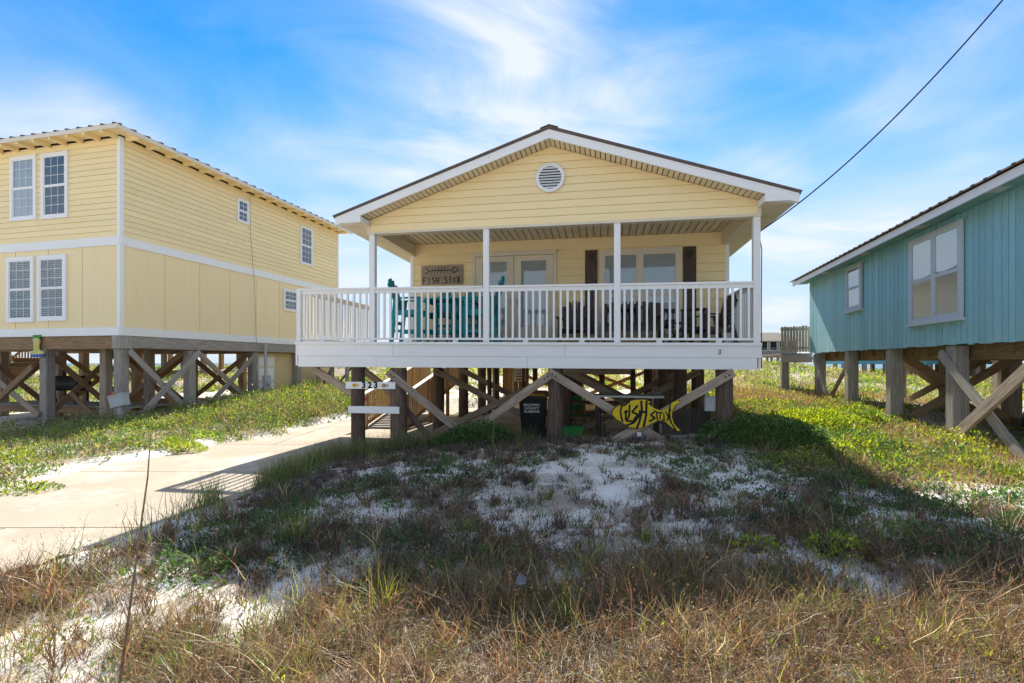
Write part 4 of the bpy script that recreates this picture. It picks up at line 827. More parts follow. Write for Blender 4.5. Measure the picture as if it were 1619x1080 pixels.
for b in (2.12, 4.78): lbr((-2.78, b, 1.9), (-0.2, b, 0.15), 'brown_beam'); lbr((-0.2, b-.06, 1.9), (-2.78, b-.06, 0.15), 'brown_beam')
lbr((-5.4, -0.03, 1.75), (-2.8, -0.03, 0.15), 'weathered_wood'); lbr((-2.95, -0.09, 1.5), (-5.4, -0.09, -0.25), 'brown_beam'); lbr((-2.7, 0.7, 0.75), (-1.9, 0.9, -0.1), 'brown_beam', 0.12)
# enclosure with a door beneath the house
for k in range(8): bx('skirt_panel', HL, 'beige_wall', -0.36, -0.30, 5.12+k*0.62, 5.12+(k+1)*0.62-0.008, 0.0, 1.98)
d = bx('door', HL, 'cream_trim', -0.298, -0.262, 5.30, 6.20, 0.2, 1.90)
for (z0, z1) in ((-.75, -.15), (-.05, .45), (.55, .8)):
    for y0 in (-.36, .04): mb = MB(); mb.box(-0.004, 0.006, y0, y0+.32, z0, z1, 'white_paint'); mb.build('door_panel', d, Matrix.Rotation(R(90), 4, 'Y') @ T(0.022, 0, 0)) if False else None
for y0, y1 in ((-.40, -.06), (.06, .40)):
    for z0, z1 in ((-.75, -.2), (-.08, .35), (.45, .75)): bx('door_panel', d, 'white_paint', z0, z1, y0, y1, -0.027, -0.0185) if False else bx('door_panel', HL, 'white_paint', -0.261, -0.254, 5.75+y0, 5.75+y1, 1.05+z0, 1.05+z1)
# boardwalk under the house
s = thing('boardwalk', 'low grey plank boardwalk running beneath the two-storey house', 'boardwalk', (LX, LY, 0), R(LD))
for k in range(46): a = -6.5+k*0.142; bx('plank', s, 'grey_wood', a, a+0.136, 1.0 if a < -0.9 else 2.6, 2.4 if a < -0.9 else 4.7, 0.30, 0.34)
for b in (1.05, 2.3, 4.6): bx('joist', s, 'brown_beam', -6.5, -0.9 if b < 2.5 else -0.1, b, b+0.05, 0.10, 0.299)
for k in range(9): bx('plank', s, 'grey_wood', -0.88+k*0.09, -0.88+k*0.09+0.085, 2.6, 4.7, 0.345, 0.375)
# smoker grill
s = thing('smoker_grill', 'black barrel smoker grill on wheels behind the timber piles', 'grill', (*lw_(-4.15, 1.75), 0.345), R(LD))
mb = MB(); mb.tube([(-.55, 0, .62), (-.53, 0, .62), (.53, 0, .62), (.55, 0, .62)], [0.2, 0.24, 0.24, 0.2], 'black_metal', 18); mb.build('barrel', s)
mb = MB(); mb.tube([(-.3, 0, .84), (-.3, 0, 1.12)], .05, 'black_metal', 10); mb.build('chimney', s)
for x in (-.45, .45):
    for y in (-.15, .15): bx('leg', s, 'black_metal', x-.02, x+.02, y-.02, y+.02, .06, .5)
    mb = MB(); mb.tube([(x, -.2, .09), (x, -.15, .09)], .09, 'black_metal', 14); mb.build('wheel', s)
bx('shelf', s, 'black_metal', -.55, .55, -.32, -.2, .48, .50); mb = MB(); mb.tube([(-.2, -.27, .68), (.2, -.27, .68)], .015, 'black_metal', 8); mb.build('handle', s)
# outside stair at far left
s = thing('outdoor_stair', 'brown timber stair with railing behind the piles at the far left', 'stair', (*lw_(-8.75, 4.2), -0.15), R(LD)+math.pi)
for k in range(11): bx('tread', s, 'brown_beam', 3.0-k*0.28, 3.3-k*0.28, 0, 1.0, 0.15+k*0.175, 0.19+k*0.175); bx('riser', s, 'brown_beam', 3.0-k*0.28+.001, 3.02-k*0.28, 0.02, 0.98, 0.02+k*0.175, 0.149+k*0.175)
for y in (-0.03, 1.03):
    beam('stringer', s, 'brown_beam', (3.3, y, 0.05), (0.2, y, 1.98), 0.05, 0.26); beam('handrail', s, 'brown_beam', (3.3, y, 1.10), (0.2, y, 3.0), 0.09, 0.05)
    for k in range(20): x = 3.25-k*0.155; zz = 0.1+(3.3-x)*0.622; bx('baluster', s, 'brown_beam', x-.02, x+.02, y-.02, y+.02, zz+0.05, zz+0.97)
mb = MB(); mb.tube([(0.02, 4.6, 7.5), (0.02, 4.62, 6.2), (0.02, 4.75, 4.95), (0.035, 4.78, 4.7), (0.02, 4.85, 3.5), (0.03, 4.9, 2.3)], 0.006, 'far_grey', 5); mb.build('wall_cable', HL)
# utility boxes, meter, ornament
s = thing('meter_box', 'grey electric meter box and conduit on the far side pile of the two-storey house', 'electrical box', (*lw_(0.05, 5.3), 0), R(LD))
bx('box_body', s, 'grey_metal', 0.0, 0.14, -.15, .15, .55, 1.15, cham=.01); mb = MB(); mb.tube([(.14, 0, .9), (.24, 0, .9)], .09, 'galvanised', 14); mb.build('meter', s)
mb = MB(); mb.tube([(.06, -.05, 1.15), (.06, -.05, 2.3)], .045, 'grey_metal', 10); mb.build('conduit', s); mb = MB(); mb.tube([(.06, .0, .55), (.06, 0, -.1)], .045, 'grey_metal', 10); mb.build('conduit', s)
s = thing('junction_box', 'small tilted grey utility box on a bent pipe beside the corner pile', 'utility box', (*lw_(0.28, -0.25), lg(.28, -.25)), R(LD)+R(10))
mx_ = T(0, 0, .60) @ Matrix.Rotation(R(-14), 4, 'Y')
mb = MB(); mb.box(-.19, .19, -.11, .11, -.15, .15, 'grey_metal', mx_); mb.box(-.20, .20, -.12, .12, .15, .17, 'galvanised', mx_); mb.build('box_body', s)
mb = MB(); mb.box(-.2, -.09, -.06, .06, .171, .22, 'red_paint', mx_); mb.build('warning_cap', s)
mb = MB(); mb.tube([(.02, 0, .46), (.03, 0, .2), (-.02, 0, -.1)], .05, 'galvanised', 10); mb.build('pipe', s)
s = thing('pile_ornament', 'small yellow fish-shaped ornament over a blue plaque at the top of a timber pile', 'ornament', (*lw_(-2.86, -0.02), 1.95), R(LD))
mb = MB(); mb.prism([(-.24, -.10), (-.24, -.03), (-.10, .0), (-.11, .22), (-.14, .30), (-.06, .37), (.06, .36), (.12, .26), (.08, .10), (.10, 0), (.26, -.03), (.26, -.10)][::-1], -.03, 0, 'pale_yellow'); mb.build('figure', s)
mb = MB(); mb.prism([(-.13, .34), (-.12, .42), (.13, .42), (.14, .34)][::-1], -.035, 0, 'green_paint'); mb.build('cap', s); mb = MB(); mb.prism([(-.22, -.19), (-.22, -.11), (.24, -.11), (.24, -.19)][::-1], -.025, 0, 'blue_paint'); mb.build('plaque', s)
mb = MB(); mb.tube([(-.06, -.036, .29), (-.06, -.030, .29)], .04, 'white_plain', 10); mb.tube([(-.06, -.040, .29), (-.06, -.036, .29)], .018, 'letter_black', 8); mb.build('eye', s)
# equipment stand of the left house
s = thing('equipment_stand', 'grey timber equipment stand with diagonal braces at the end of the two-storey house', 'stand', (*lw_(0.15, 8.2), 0), R(LD))
bx('platform', s, 'grey_wood', 0, 1.5, 0, 1.1, 1.42, 1.58)
for x in (.07, 1.43):
    for y in (.05, 1.0): bx('leg', s, 'grey_wood', x-.06, x+.06, y-.06, y+.06, 0, 1.419)
beam('brace', s, 'grey_wood', (.1, -.03, .35), (.75, -.03, 1.4), .04, .09); beam('brace', s, 'grey_wood', (.3, 0.6, .3), (1.3, 0.6, 1.4), .04, .09); bx('leg', s, 'grey_wood', .7, .8, .0, .1, .2, 1.419)
s = thing('paver_block', 'single reddish paving block lying in the grass beside the driveway', 'paver', (-7.5, 13.2, gz(-7.5, 13.2)+.05), R(10))
bx('block', s, 'brick_red', -.16, .16, -.10, .10, -.12, .12, cham=.012)

# ------------------------------------------------------------------ the blue house on the right
QX, QY, QD = 7.6, 7.5, -13.87
HB = thing('blue_house', 'weathered turquoise plank house on square timber piles', 'house', (QX, QY, 0), R(QD))
def rw(a, b): t = R(QD); return QX+a*math.cos(t)-b*math.sin(t), QY+a*math.sin(t)+b*math.cos(t)
def rg(a, b): return gz(*rw(a, b))
B0, B1, ZB, ZT = -3.2, 9.63, 1.93, 4.26
bx('house_body', HB, 'blue_siding', 0.02, 8.0, B0, B1, ZB+0.02, ZT)
rw_h = [(-3.205, -1.44, 2.40, 4.14), (-6.5, -5.55, 2.99, 4.19)]
PLB = P_LEFT(0.02, 0)           # s = -b
w = 0.2; x = -B1
while x < -B0-0.01:
    x1 = min(x+w*rnd.choice((1, 1, 1, 0.75)), -B0); spans = [(ZB+rnd.uniform(-.012, .012), ZT)]
    for h in rw_h:
        if h[0] < x1-0.02 and h[1] > x+0.02: spans = [(spans[0][0], h[2]+.01), (h[3]-.01, ZT)]
    for (a, b) in spans:
        if b-a > 0.03: bx('siding_plank', HB, 'blue_siding', x+0.008, x1-0.008, -0.020-rnd.uniform(0, .005), 0, a, b, base=PLB)
    x = x1
window(HB, P_LEFT(0.0, 0), *rw_h[0], fm='blue_trim', cols=1, rows=1, lights=2, blind=1, blind_low=1, mid=0.5, trim=0.085, sill=True, depth=0.05, gm='dull_glass')
window(HB, P_LEFT(0.0, 0), *rw_h[1], fm='blue_trim', cols=1, rows=1, lights=1, blind=1, blind_low=1, mid=0.5, trim=0.085, sill=True, depth=0.05, gm='dull_glass')
# eave
EO = -0.44
bx('fascia', HB, 'white_paint', EO, EO+0.03, B0-0.3, B1+0.3, 4.20, 4.34)
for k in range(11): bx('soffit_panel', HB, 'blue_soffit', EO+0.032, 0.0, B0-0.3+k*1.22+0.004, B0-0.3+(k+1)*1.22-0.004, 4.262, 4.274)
for b in (7.6, 4.9, 2.4, 0.2): mb = MB(); mb.box(-.3, -.12, b-.14, b+.14, 4.250, 4.2615, 'galvanised'); mb.build('soffit_vent', HB)
mb = MB(); mb.poly([(EO-.06, B0-.4, 4.35), (4.0, B0-.4, 5.75), (4.0, B1+.4, 5.75), (EO-.06, B1+.4, 4.35), (EO-.06, B0-.4, 4.375), (4.0, B0-.4, 5.775), (4.0, B1+.4, 5.775), (EO-.06, B1+.4, 4.375)], BOXF, 'brown_roof'); mb.poly([(8.5, B0-.4, 4.35), (4.0, B0-.4, 5.75), (4.0, B1+.4, 5.75), (8.5, B1+.4, 4.35), (8.5, B0-.4, 4.375), (4.0, B0-.4, 5.775), (4.0, B1+.4, 5.775), (8.5, B1+.4, 4.375)], BOXF, 'brown_roof'); mb.build('roof', HB)
for k in range(46): b = B0-.35+k*0.295; beam('roof_rib', HB, 'brown_roof', (EO-.07, b, 4.368), (1.2, b, 4.368+.41), .05, .028, cham=0)
mb = MB(); mb.prism([(0.03, ZT), (7.97, ZT), (4.0, 5.66)][::-1], B1-.05, B1-.02, 'blue_siding'); mb.prism([(0.03, ZT), (7.97, ZT), (4.0, 5.66)][::-1], B0+.02, B0+.05, 'blue_siding'); mb.build('gable_wall', HB)
def rpile(a, b, w=0.26, m='grey_wood'): bx('pile', HB, m, a-w/2, a+w/2, b-w/2, b+w/2, rg(a, b)-0.5, 1.915, cham=.02)
for b in (9.15, 6.7, 4.3, 1.95, -0.5): rpile(0.17, b, m='grey_wood')
for a in (2.4, 5.0, 7.6):
    for b in (9.15, 6.7, 4.3, 1.95, -0.5): rpile(a, b, m='weathered_wood')
for a in (0.17, 2.4, 5.0, 7.6): bx('floor_beam', HB, 'brown_beam', a+0.15 if a < 1 else a-.1, a+0.25 if a < 1 else a+.1, B0, B1-.02, 1.66, 1.94)
for k in range(20): b = B0+.2+k*.62; bx('floor_joist', HB, 'brown_beam', .27, 7.9, b, b+.05, 1.76, 1.945)
def rbr(p0, p1, m='grey_wood', w=0.17): beam('brace', HB, m, p0, p1, .06, w)
rbr((0.0, 2.15, 1.78), (0.0, -0.45, -0.18)); rbr((-.07, -0.55, 1.78), (-.07, 1.9, 0.05), 'weathered_wood', .2)
rbr((0.0, 9.25, 1.8), (-0.05, 7.6, 0.35)); rbr((.3, 7.0, 1.8), (.3, 8.8, 0.4), 'weathered_wood', .13)
rbr((2.25, 9.1, 1.8), (2.25, 4.5, 0.2), 'brown_beam'); rbr((2.2, 4.5, 1.8), (2.2, 9.1, 0.2), 'brown_beam'); rbr((.3, 4.2, 1.75), (2.4, 4.2, .3), 'brown_beam'); rbr((2.4, 4.13, 1.75), (.3, 4.13, .3), 'brown_beam')
bx('skirt_board', HB, 'weathered_wood', 2.55, 2.6, -0.5, 4.3, 0.15, .42)
FA = -0.78
# rear deck of the blue house
for k in range(10): bx('fence_board', HB, 'weathered_wood', FA+k*.092, FA+k*.092+.076, 9.95, 9.975, 1.98, 2.85+rnd.uniform(-.02, .02))
bx('fence_rail', HB, 'weathered_wood', FA-.01, .14, 9.976, 10.01, 2.72, 2.79); bx('fence_rail', HB, 'weathered_wood', FA-.01, .14, 9.976, 10.01, 2.08, 2.15)
bx('deck_beam', HB, 'grey_wood', FA-.01, .16, 9.9, 9.96, 1.62, 1.86); bx('deck_floor', HB, 'grey_wood', FA-.01, .2, 9.965, 13.0, 1.87, 1.93)
bx('pile', HB, 'grey_wood', FA+.03, FA+.26, 9.97, 10.2, rg(FA, 10)-.5, 1.868, cham=.02)

# ------------------------------------------------------------------ houses far behind
def far_house(name, label, x, y, rz, w, d, z0, z1, m, roof='grey_shingle', roof_h=1.6, nw=4, deck=True, stair=False):
    s = thing(name, label, 'house', (x, y, 0), rz); gb = gz(x, y)
    bx('wall', s, m, -w/2, w/2, 0, d, z0, z1)
    mb = MB(); o = .5; mb.poly([(-w/2-o, -o, z1), (w/2+o, -o, z1), (w/2+o, d+o, z1), (-w/2-o, d+o, z1), (-w/4, d/2, z1+roof_h), (w/4, d/2, z1+roof_h)], [(0, 1, 5, 4), (1, 2, 5), (2, 3, 4, 5), (3, 0, 4), (0, 3, 2, 1)], roof); mb.build('roof', s)
    for k in range(nw):
        xx = -w/2+(k+.5)*w/nw; f = MB(); f.box(xx-.45, xx+.45, -.06, -.002, z0+.7, z0+1.9, 'white_plain'); fo = f.build('window', s); bx('pane', fo, 'window_dark', xx-.38, xx+.38, -.075, -.061, z0+.77, z0+1.83)
    for k in range(max(3, int(w/1.6))+1):
        n_ = max(3, int(w/1.6)); xx = -w/2+.15+k*(w-.3)/n_; bx('pile', s, 'weathered_wood', xx-.14, xx+.14, .02, .3, gb-1, z0-.001); bx('pile', s, 'brown_beam', xx-.14, xx+.14, d-.4, d-.1, gb-1, z0-.001)
    if deck:
        bx('deck', s, 'weathered_wood', -w/2, w/2, -1.8, -.003, z0-.15, z0)
        for k in range(int(w/.5)+1): xx = -w/2+k*.5; bx('rail_post', s, 'weathered_wood', xx-.03, xx+.03, -1.8, -1.74, z0+.001, z0+.95)
        bx('rail', s, 'weathered_wood', -w/2, w/2, -1.81, -1.73, z0+.951, z0+1.0)
    if stair:
        for sg in (-1, 1): beam('stair_stringer', s, 'white_plain', (w*.1, -2.0-sg*.5, z0-.1), (w*.1+2.4, -2.0-sg*.5, gb), .06, .25)
    return s
far_house('grey_house', 'distant grey house with low hip roof right of the porch', 32.6, 62, R(-8), 4.4, 6, 2.4, 4.3, 'far_grey', roof_h=1.2)
far_house('cottage', 'distant turquoise cottage on piles seen beneath the blue house', 35.5, 43, R(-10), 13.5, 6, 1.5, 4.2, 'far_blue', roof_h=1.4, nw=6, deck=False)
far_house('cottage', 'distant tan timber cottage on piles with white stair seen beneath the blue house', 40, 40, R(-14), 9, 6, 2.0, 4.6, 'tan_wood', roof_h=1.4, stair=True)
far_house('cottage', 'distant beige cottage on piles seen beneath the two-storey house', -27, 38, R(-12), 9, 6, 2.6, 5.0, 'beige_wall', roof_h=1.4, nw=3)

# ------------------------------------------------------------------ plants
def blade_mesh(name, P, h, w, ang, lean, col, mtl='blade', segs=3, kink=None, tipcol=None):
    """curved tapering blades: P base points, h length, lean how far the tip falls over, ang its bearing"""
    n = len(P); ts = np.linspace(0, 1, segs+1); dx, dy = np.cos(ang), np.sin(ang)
    wa = ang+np.pi/2+RNG.normal(0, 0.7, n); wx, wy = np.cos(wa), np.sin(wa)
    kx = RNG.normal(0, 1, (n, 2))*(0.06 if kink is None else kink)
    Vs = []; cols = []
    for t in ts:
        out = h*lean*t**1.7; up = h*(t-0.42*np.minimum(lean, 1.6)*t**2.2)
        c = np.stack([P[:, 0]+dx*out+kx[:, 0]*h*math.sin(t*5.5), P[:, 1]+dy*out+kx[:, 1]*h*math.sin(t*4.7), P[:, 2]+up], 1)
        ww = w*(1-t**1.6)*0.5
        cc = col if tipcol is None else col*(1-t)+tipcol*t
        if t < 1:
            o = np.stack([wx*ww, wy*ww, np.zeros(n)], 1); Vs += [c-o, c+o]; cols += [cc, cc]
        else: Vs.append(c); cols.append(cc)
    k = 2*segs+1; V = np.stack(Vs, 1).reshape(-1, 3); Cc = np.stack(cols, 1).reshape(-1, 3)
    f = []
    for i in range(segs-1): a = 2*i; f += [(a, a+1, a+3), (a, a+3, a+2)]
    f.append((2*segs-2, 2*segs-1, 2*segs)); f = np.array(f)
    F = (np.arange(n)[:, None, None]*k+f[None]).reshape(-1, 3)
    return V, F, Cc
def leaf_mesh(P, d, s, col, asp=0.5):
    """folded diamond leaves at P pointing along d"""
    n = len(P); d = d/np.linalg.norm(d, axis=1, keepdims=True); r = RNG.normal(0, 1, (n, 3)); sd_ = np.cross(d, r); sd_ /= np.linalg.norm(sd_, axis=1, keepdims=True)
    nm = np.cross(d, sd_); s = s[:, None]
    V = np.stack([P, P+d*s*0.5+sd_*s*asp*0.5+nm*s*0.10, P+d*s, P+d*s*0.5-sd_*s*asp*0.5+nm*s*0.10], 1).reshape(-1, 3)
    F = (np.arange(n)[:, None, None]*4+np.array([(0, 1, 2), (0, 2, 3)])[None]).reshape(-1, 3); return V, F, np.repeat(col, 4, 0)
def join(L):
    V, F, Cc = [], [], []; o = 0
    for v, f, c in L: V.append(v); F.append(f+o); Cc.append(c); o += len(v)
    return np.concatenate(V), np.concatenate(F), np.concatenate(Cc)
def emit(name, parts, m='blade', kind='stuff', parent=None, origin=None):
    V, F, Cc = join(parts)
    if origin is not None: V = V-np.array(origin)
    o = put(name, np_mesh(name, V, F, MATS[m], tint=np.clip(Cc, 0, 1)), parent, T(*origin) if origin is not None and parent is None else None)
    if kind: o['kind'] = kind
    return o
def pick(cols, n, jit=0.15):
    c = np.array(cols)[RNG.integers(0, len(cols), n)]; return c*(1+RNG.normal(0, jit, (n, 1)))*(1+RNG.normal(0, jit*0.35, (n, 3)))
def scatter(n, y0, y1, k0=1.25, x0=None, x1=None, pw=1.0):
    """points over the wedge of ground the photograph shows, with a margin each side"""
    u = RNG.random(n); y = (y0**(1-pw+1e-6)+(y1**(1-pw+1e-6)-y0**(1-pw+1e-6))*u)**(1/(1-pw+1e-6)) if pw != 1 else y0*(y1/y0)**u
    a = -k0*y-0.6 if x0 is None else np.full(n, x0); b = k0*y+0.6 if x1 is None else np.full(n, x1)
    return a+(b-a)*RNG.random(n), y
DRY = [(.34, .22, .11), (.28, .17, .085), (.42, .30, .16), (.22, .13, .07), (.36, .20, .09)]
STRAW = [(.55, .43, .25), (.48, .36, .2), (.42, .34, .16)]
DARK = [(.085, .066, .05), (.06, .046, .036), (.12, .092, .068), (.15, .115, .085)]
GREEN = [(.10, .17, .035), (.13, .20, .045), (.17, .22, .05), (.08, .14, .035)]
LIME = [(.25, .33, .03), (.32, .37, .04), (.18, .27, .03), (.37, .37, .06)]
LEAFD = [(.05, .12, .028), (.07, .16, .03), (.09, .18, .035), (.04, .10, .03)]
def base(x, y, dz=0.0): return np.stack([x, y, gh(x, y)-0.01+dz], 1)
def keep(x, y, p): m = RNG.random(len(x)) < p; return x[m], y[m]
def open_ground(x, y, pad=0.05): return sdf(x, y) > pad
def house_clear(x, y):
    """1 outside the ground under the three houses"""
    def loc(ox, oy, dg): t = R(dg); dx, dy = x-ox, y-oy; return dx*math.cos(t)+dy*math.sin(t), -dx*math.sin(t)+dy*math.cos(t)
    a, b = loc(MX, MY, MD); k = 1-((a > 0.2) & (a < 7.0) & (b > 0.25) & (b < 13))*0.97
    a, b = loc(LX, LY, LD); k = k*(1-((a > -9) & (a < -0.1) & (b > 0.2) & (b < 10.2))*0.98)
    a, b = loc(QX, QY, QD); k = k*(1-((a > 0.35) & (a < 8) & (b > -3) & (b < 9.7))*0.8)
    return k
def bunches(cx, cy, n, r, h, cols, w, lean=0.3, tone=0.3, kink=0.08, segs=3, flare=0.7):
    """stems gathered in bunches: n stems round each centre, one tone per bunch, outer stems leaning out"""
    k = len(cx); n = np.asarray(n, int); i = np.repeat(np.arange(k), n); N = len(i); a = RNG.random(N)*6.283; q = np.sqrt(RNG.random(N))
    x = cx[i]+np.cos(a)*q*r[i]; y = cy[i]+np.sin(a)*q*r[i]; t = np.array(cols)[RNG.integers(0, len(cols), k)]*np.exp(RNG.normal(0, tone, (k, 1)))
    c = t[i]*np.exp(RNG.normal(0, 0.30, (N, 1))); o = RNG.random(N) < .22; c[o] = pick(cols, o.sum()); hh = h[i]*(0.35+0.75*RNG.random(N))
    return blade_mesh('b', base(x, y), hh, w[i]*(0.6+0.8*RNG.random(N)), a+RNG.normal(0, .7, N), np.abs(RNG.normal(lean, .25, N))+flare*q*0.5, c, kink=kink, segs=segs)
# 1. dry bluestem across the foreground
def zone_fore(x, y):
    n = fbm(x, y, 0.8, 3, 7)*0.6+fbm(x, y, 2.6, 3, 17)*0.4; m = sstep(0.44, 0.54, n+0.10*sstep(4.2, 2.6, y)*sstep(-2.6, -0.8, x)-0.02*sstep(-1.4, -2.6, x)-0.03*sstep(1.5, 3, x))
    return m*sstep(4.7, 3.6, y+0.5*np.sin(x*1.7)+0.3*np.sin(x*4.1))*open_ground(x, y, 0.25)
HAY = [(.27, .17, .085), (.19, .11, .055), (.13, .075, .04), (.24, .13, .065), (.20, .105, .055), (.48, .36, .2), (.09, .06, .035), (.16, .15, .06)]
x, y = scatter(9000, 1.3, 5.4, 1.25, pw=0.3); x, y = keep(x, y, zone_fore(x, y)*0.62+0.13*open_ground(x, y, .3)); k = len(x)
A = bunches(x, y, 8+RNG.integers(0, 20, k), 0.02+0.045*RNG.random(k), 0.08+0.29*RNG.random(k)**1.2, HAY, 0.0036+0.0007*y, .28, kink=.10)
x, y = scatter(620, 1.4, 5.2, 1.25, pw=0.3); x, y = keep(x, y, (zone_fore(x, y)*0.8+.15)*open_ground(x, y, .2)); k = len(x)
Gr = bunches(x, y, 8+RNG.integers(0, 14, k), 0.02+0.03*RNG.random(k), 0.16+0.22*RNG.random(k), GREEN+LIME, 0.0030+0.0005*y, .45, kink=.03)
x, y = scatter(80000, 1.3, 5.4, 1.2, pw=0.3); x, y = keep(x, y, zone_fore(x, y)*0.75+0.05*open_ground(x, y, .3)); n = len(x)
Bc = blade_mesh('b', base(x, y, 0.012+0.05*RNG.random(n)), 0.05+0.10*RNG.random(n), 0.0026+0.0022*RNG.random(n), RNG.random(n)*6.283, 1.2+0.9*RNG.random(n), pick(STRAW+HAY+HAY, n, .25), kink=0.16)
x, y = scatter(26000, 1.3, 5.4, 1.2, pw=0.3); x, y = keep(x, y, zone_fore(x, y)); n = len(x)
Lf = leaf_mesh(base(x, y, 0.02)+np.stack([0*x, 0*x, 0.16*RNG.random(n)], 1), RNG.normal(0, 1, (n, 3)), 0.010+0.014*RNG.random(n), pick(HAY, n, .25), 0.45)
x, y = scatter(2600, 1.5, 5.6, 1.25, pw=0.3); x, y = keep(x, y, (0.25+0.75*zone_fore(x, y))*open_ground(x, y, .15)); n = len(x)
hs_ = 0.22+0.26*RNG.random(n); an = RNG.random(n)*6.283; le = np.abs(RNG.normal(.22, .2, n)); ct = pick(HAY[:4]+[(.18, .20, .06), (.22, .16, .07)], n, .25)
Tl = blade_mesh('b', base(x, y), hs_, np.full(n, .0045), an, le, ct, segs=4, kink=.06)
tip = Tl[0].reshape(n, 9, 3)[:, 8]; rp = np.repeat(np.arange(n), 5); m_ = len(rp)
Sh = leaf_mesh(tip[rp]+RNG.normal(0, .006, (m_, 3))-np.stack([0*rp, 0*rp, .05*RNG.random(m_)], 1), RNG.normal(0, .5, (m_, 3))+np.array([0, 0, .8]), .008+.010*RNG.random(m_), pick(HAY[:4], m_, .3), .4)
emit('dry_grass', [A, Gr, Bc, Lf, Tl, Sh])
# 2. dark dry scrub on the shaded mound
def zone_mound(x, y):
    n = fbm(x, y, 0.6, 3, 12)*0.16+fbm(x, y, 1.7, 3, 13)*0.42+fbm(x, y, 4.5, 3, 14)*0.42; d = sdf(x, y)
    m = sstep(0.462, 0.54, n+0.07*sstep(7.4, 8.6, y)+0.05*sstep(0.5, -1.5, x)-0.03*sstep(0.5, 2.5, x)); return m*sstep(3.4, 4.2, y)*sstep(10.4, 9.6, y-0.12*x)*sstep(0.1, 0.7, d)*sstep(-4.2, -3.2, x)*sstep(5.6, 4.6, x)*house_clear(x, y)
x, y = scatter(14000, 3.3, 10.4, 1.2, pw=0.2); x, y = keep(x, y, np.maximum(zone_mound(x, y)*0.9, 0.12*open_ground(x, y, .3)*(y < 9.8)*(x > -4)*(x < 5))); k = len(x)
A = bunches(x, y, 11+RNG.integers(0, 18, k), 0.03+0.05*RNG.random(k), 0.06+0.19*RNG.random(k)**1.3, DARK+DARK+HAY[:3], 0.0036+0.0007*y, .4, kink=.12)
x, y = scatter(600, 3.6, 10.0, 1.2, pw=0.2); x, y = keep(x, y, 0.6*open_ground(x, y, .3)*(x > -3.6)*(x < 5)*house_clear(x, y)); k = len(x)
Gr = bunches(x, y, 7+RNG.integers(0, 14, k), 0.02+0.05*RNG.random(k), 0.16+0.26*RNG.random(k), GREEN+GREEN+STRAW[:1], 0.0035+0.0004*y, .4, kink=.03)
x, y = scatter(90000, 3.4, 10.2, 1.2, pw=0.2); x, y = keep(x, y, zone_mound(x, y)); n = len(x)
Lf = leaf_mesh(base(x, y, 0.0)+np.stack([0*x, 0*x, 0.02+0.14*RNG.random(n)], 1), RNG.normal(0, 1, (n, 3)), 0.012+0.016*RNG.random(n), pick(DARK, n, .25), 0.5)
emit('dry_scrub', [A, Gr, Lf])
# 3. leafy ground cover in clumps
def clumps(cx, cy, rad, ht, nl, cols, ls, jit=0.18):
    """leaf clumps: each centre gets nl leaves heaped over a low dome"""
    k = len(cx); nl = np.asarray(nl, int); idx = np.repeat(np.arange(k), nl); n = len(idx)
    a = RNG.random(n)*6.283; r = np.sqrt(RNG.random(n))*rad[idx]*(0.6+0.8*RNG.random(n)); x = cx[idx]+np.cos(a)*r; y = cy[idx]+np.sin(a)*r
    q = np.clip(1-(r/rad[idx])**2, 0.08, 1); z = ht[idx]*q*(0.25+0.8*RNG.random(n)); P = base(x, y); P[:, 2] += z
    d = np.stack([np.cos(a), np.sin(a), 0.5+RNG.random(n)*1.3], 1)+RNG.normal(0, 0.5, (n, 3))
    tone = np.array(cols)[RNG.integers(0, len(cols), k)]*(1+RNG.normal(0, jit, (k, 1))); c = tone[idx]*(1+RNG.normal(0, 0.16, (n, 1)))
    return leaf_mesh(P, d, ls[idx]*(0.6+0.7*RNG.random(n)), np.clip(c, 0.01, 1), 0.45)
x, y = scatter(4200, 3.6, 9.8, 1.2, pw=0.3); nz = fbm(x, y, 0.9, 3, 21); x, y = keep(x, y, sstep(0.44, 0.58, nz+0.05*sstep(0, 3, x))*open_ground(x, y, .5)*sstep(-3.2, -2.4, x)*house_clear(x, y)); k = len(x)
A = clumps(x, y, 0.06+0.10*RNG.random(k), 0.06+0.10*RNG.random(k), 14+RNG.integers(0, 24, k), LEAFD, 0.030+0.022*RNG.random(k))
x, y = scatter(520, 1.6, 4.6, 1.2, pw=0.5); x, y = keep(x, y, open_ground(x, y, .4)*0.8); k = len(x)
Bc = clumps(x, y, 0.04+0.06*RNG.random(k), 0.05+0.12*RNG.random(k), 8+RNG.integers(0, 14, k), LIME+GREEN, 0.024+0.014*RNG.random(k))
emit('ground_cover', [A, Bc], 'leaf')
# 4. the lit green slope on the right
def zone_right(x, y): return sstep(3.6, 4.8, x-0.16*(y-9))*sstep(5.4, 7.2, y+0.25*(x-6))*open_ground(x, y)*house_clear(x, y)
x, y = scatter(24000, 5.0, 20, 1.25, 2.5, 15, pw=0.5); nz = fbm(x, y, 0.55, 4, 31); x, y = keep(x, y, zone_right(x, y)*(0.08+0.92*sstep(0.45, 0.57, nz+0.06*sstep(8, 10, y)-0.04*sstep(8, 6.5, y)))*sstep(20, 14, y)); k = len(x)
A = clumps(x, y, 0.09+0.13*RNG.random(k), 0.06+0.14*RNG.random(k), 12+RNG.integers(0, 16, k), LIME+LIME+GREEN+LEAFD[:2]+[(.24, .19, .09), (.18, .13, .06)], 0.034+0.022*RNG.random(k)+0.0015*y)
x, y = scatter(700, 6.0, 16, 1.25, 3.6, 14, pw=0.5); nz = fbm(x, y, 0.7, 3, 33); x, y = keep(x, y, zone_right(x, y)*sstep(.44, .56, nz)); k = len(x)
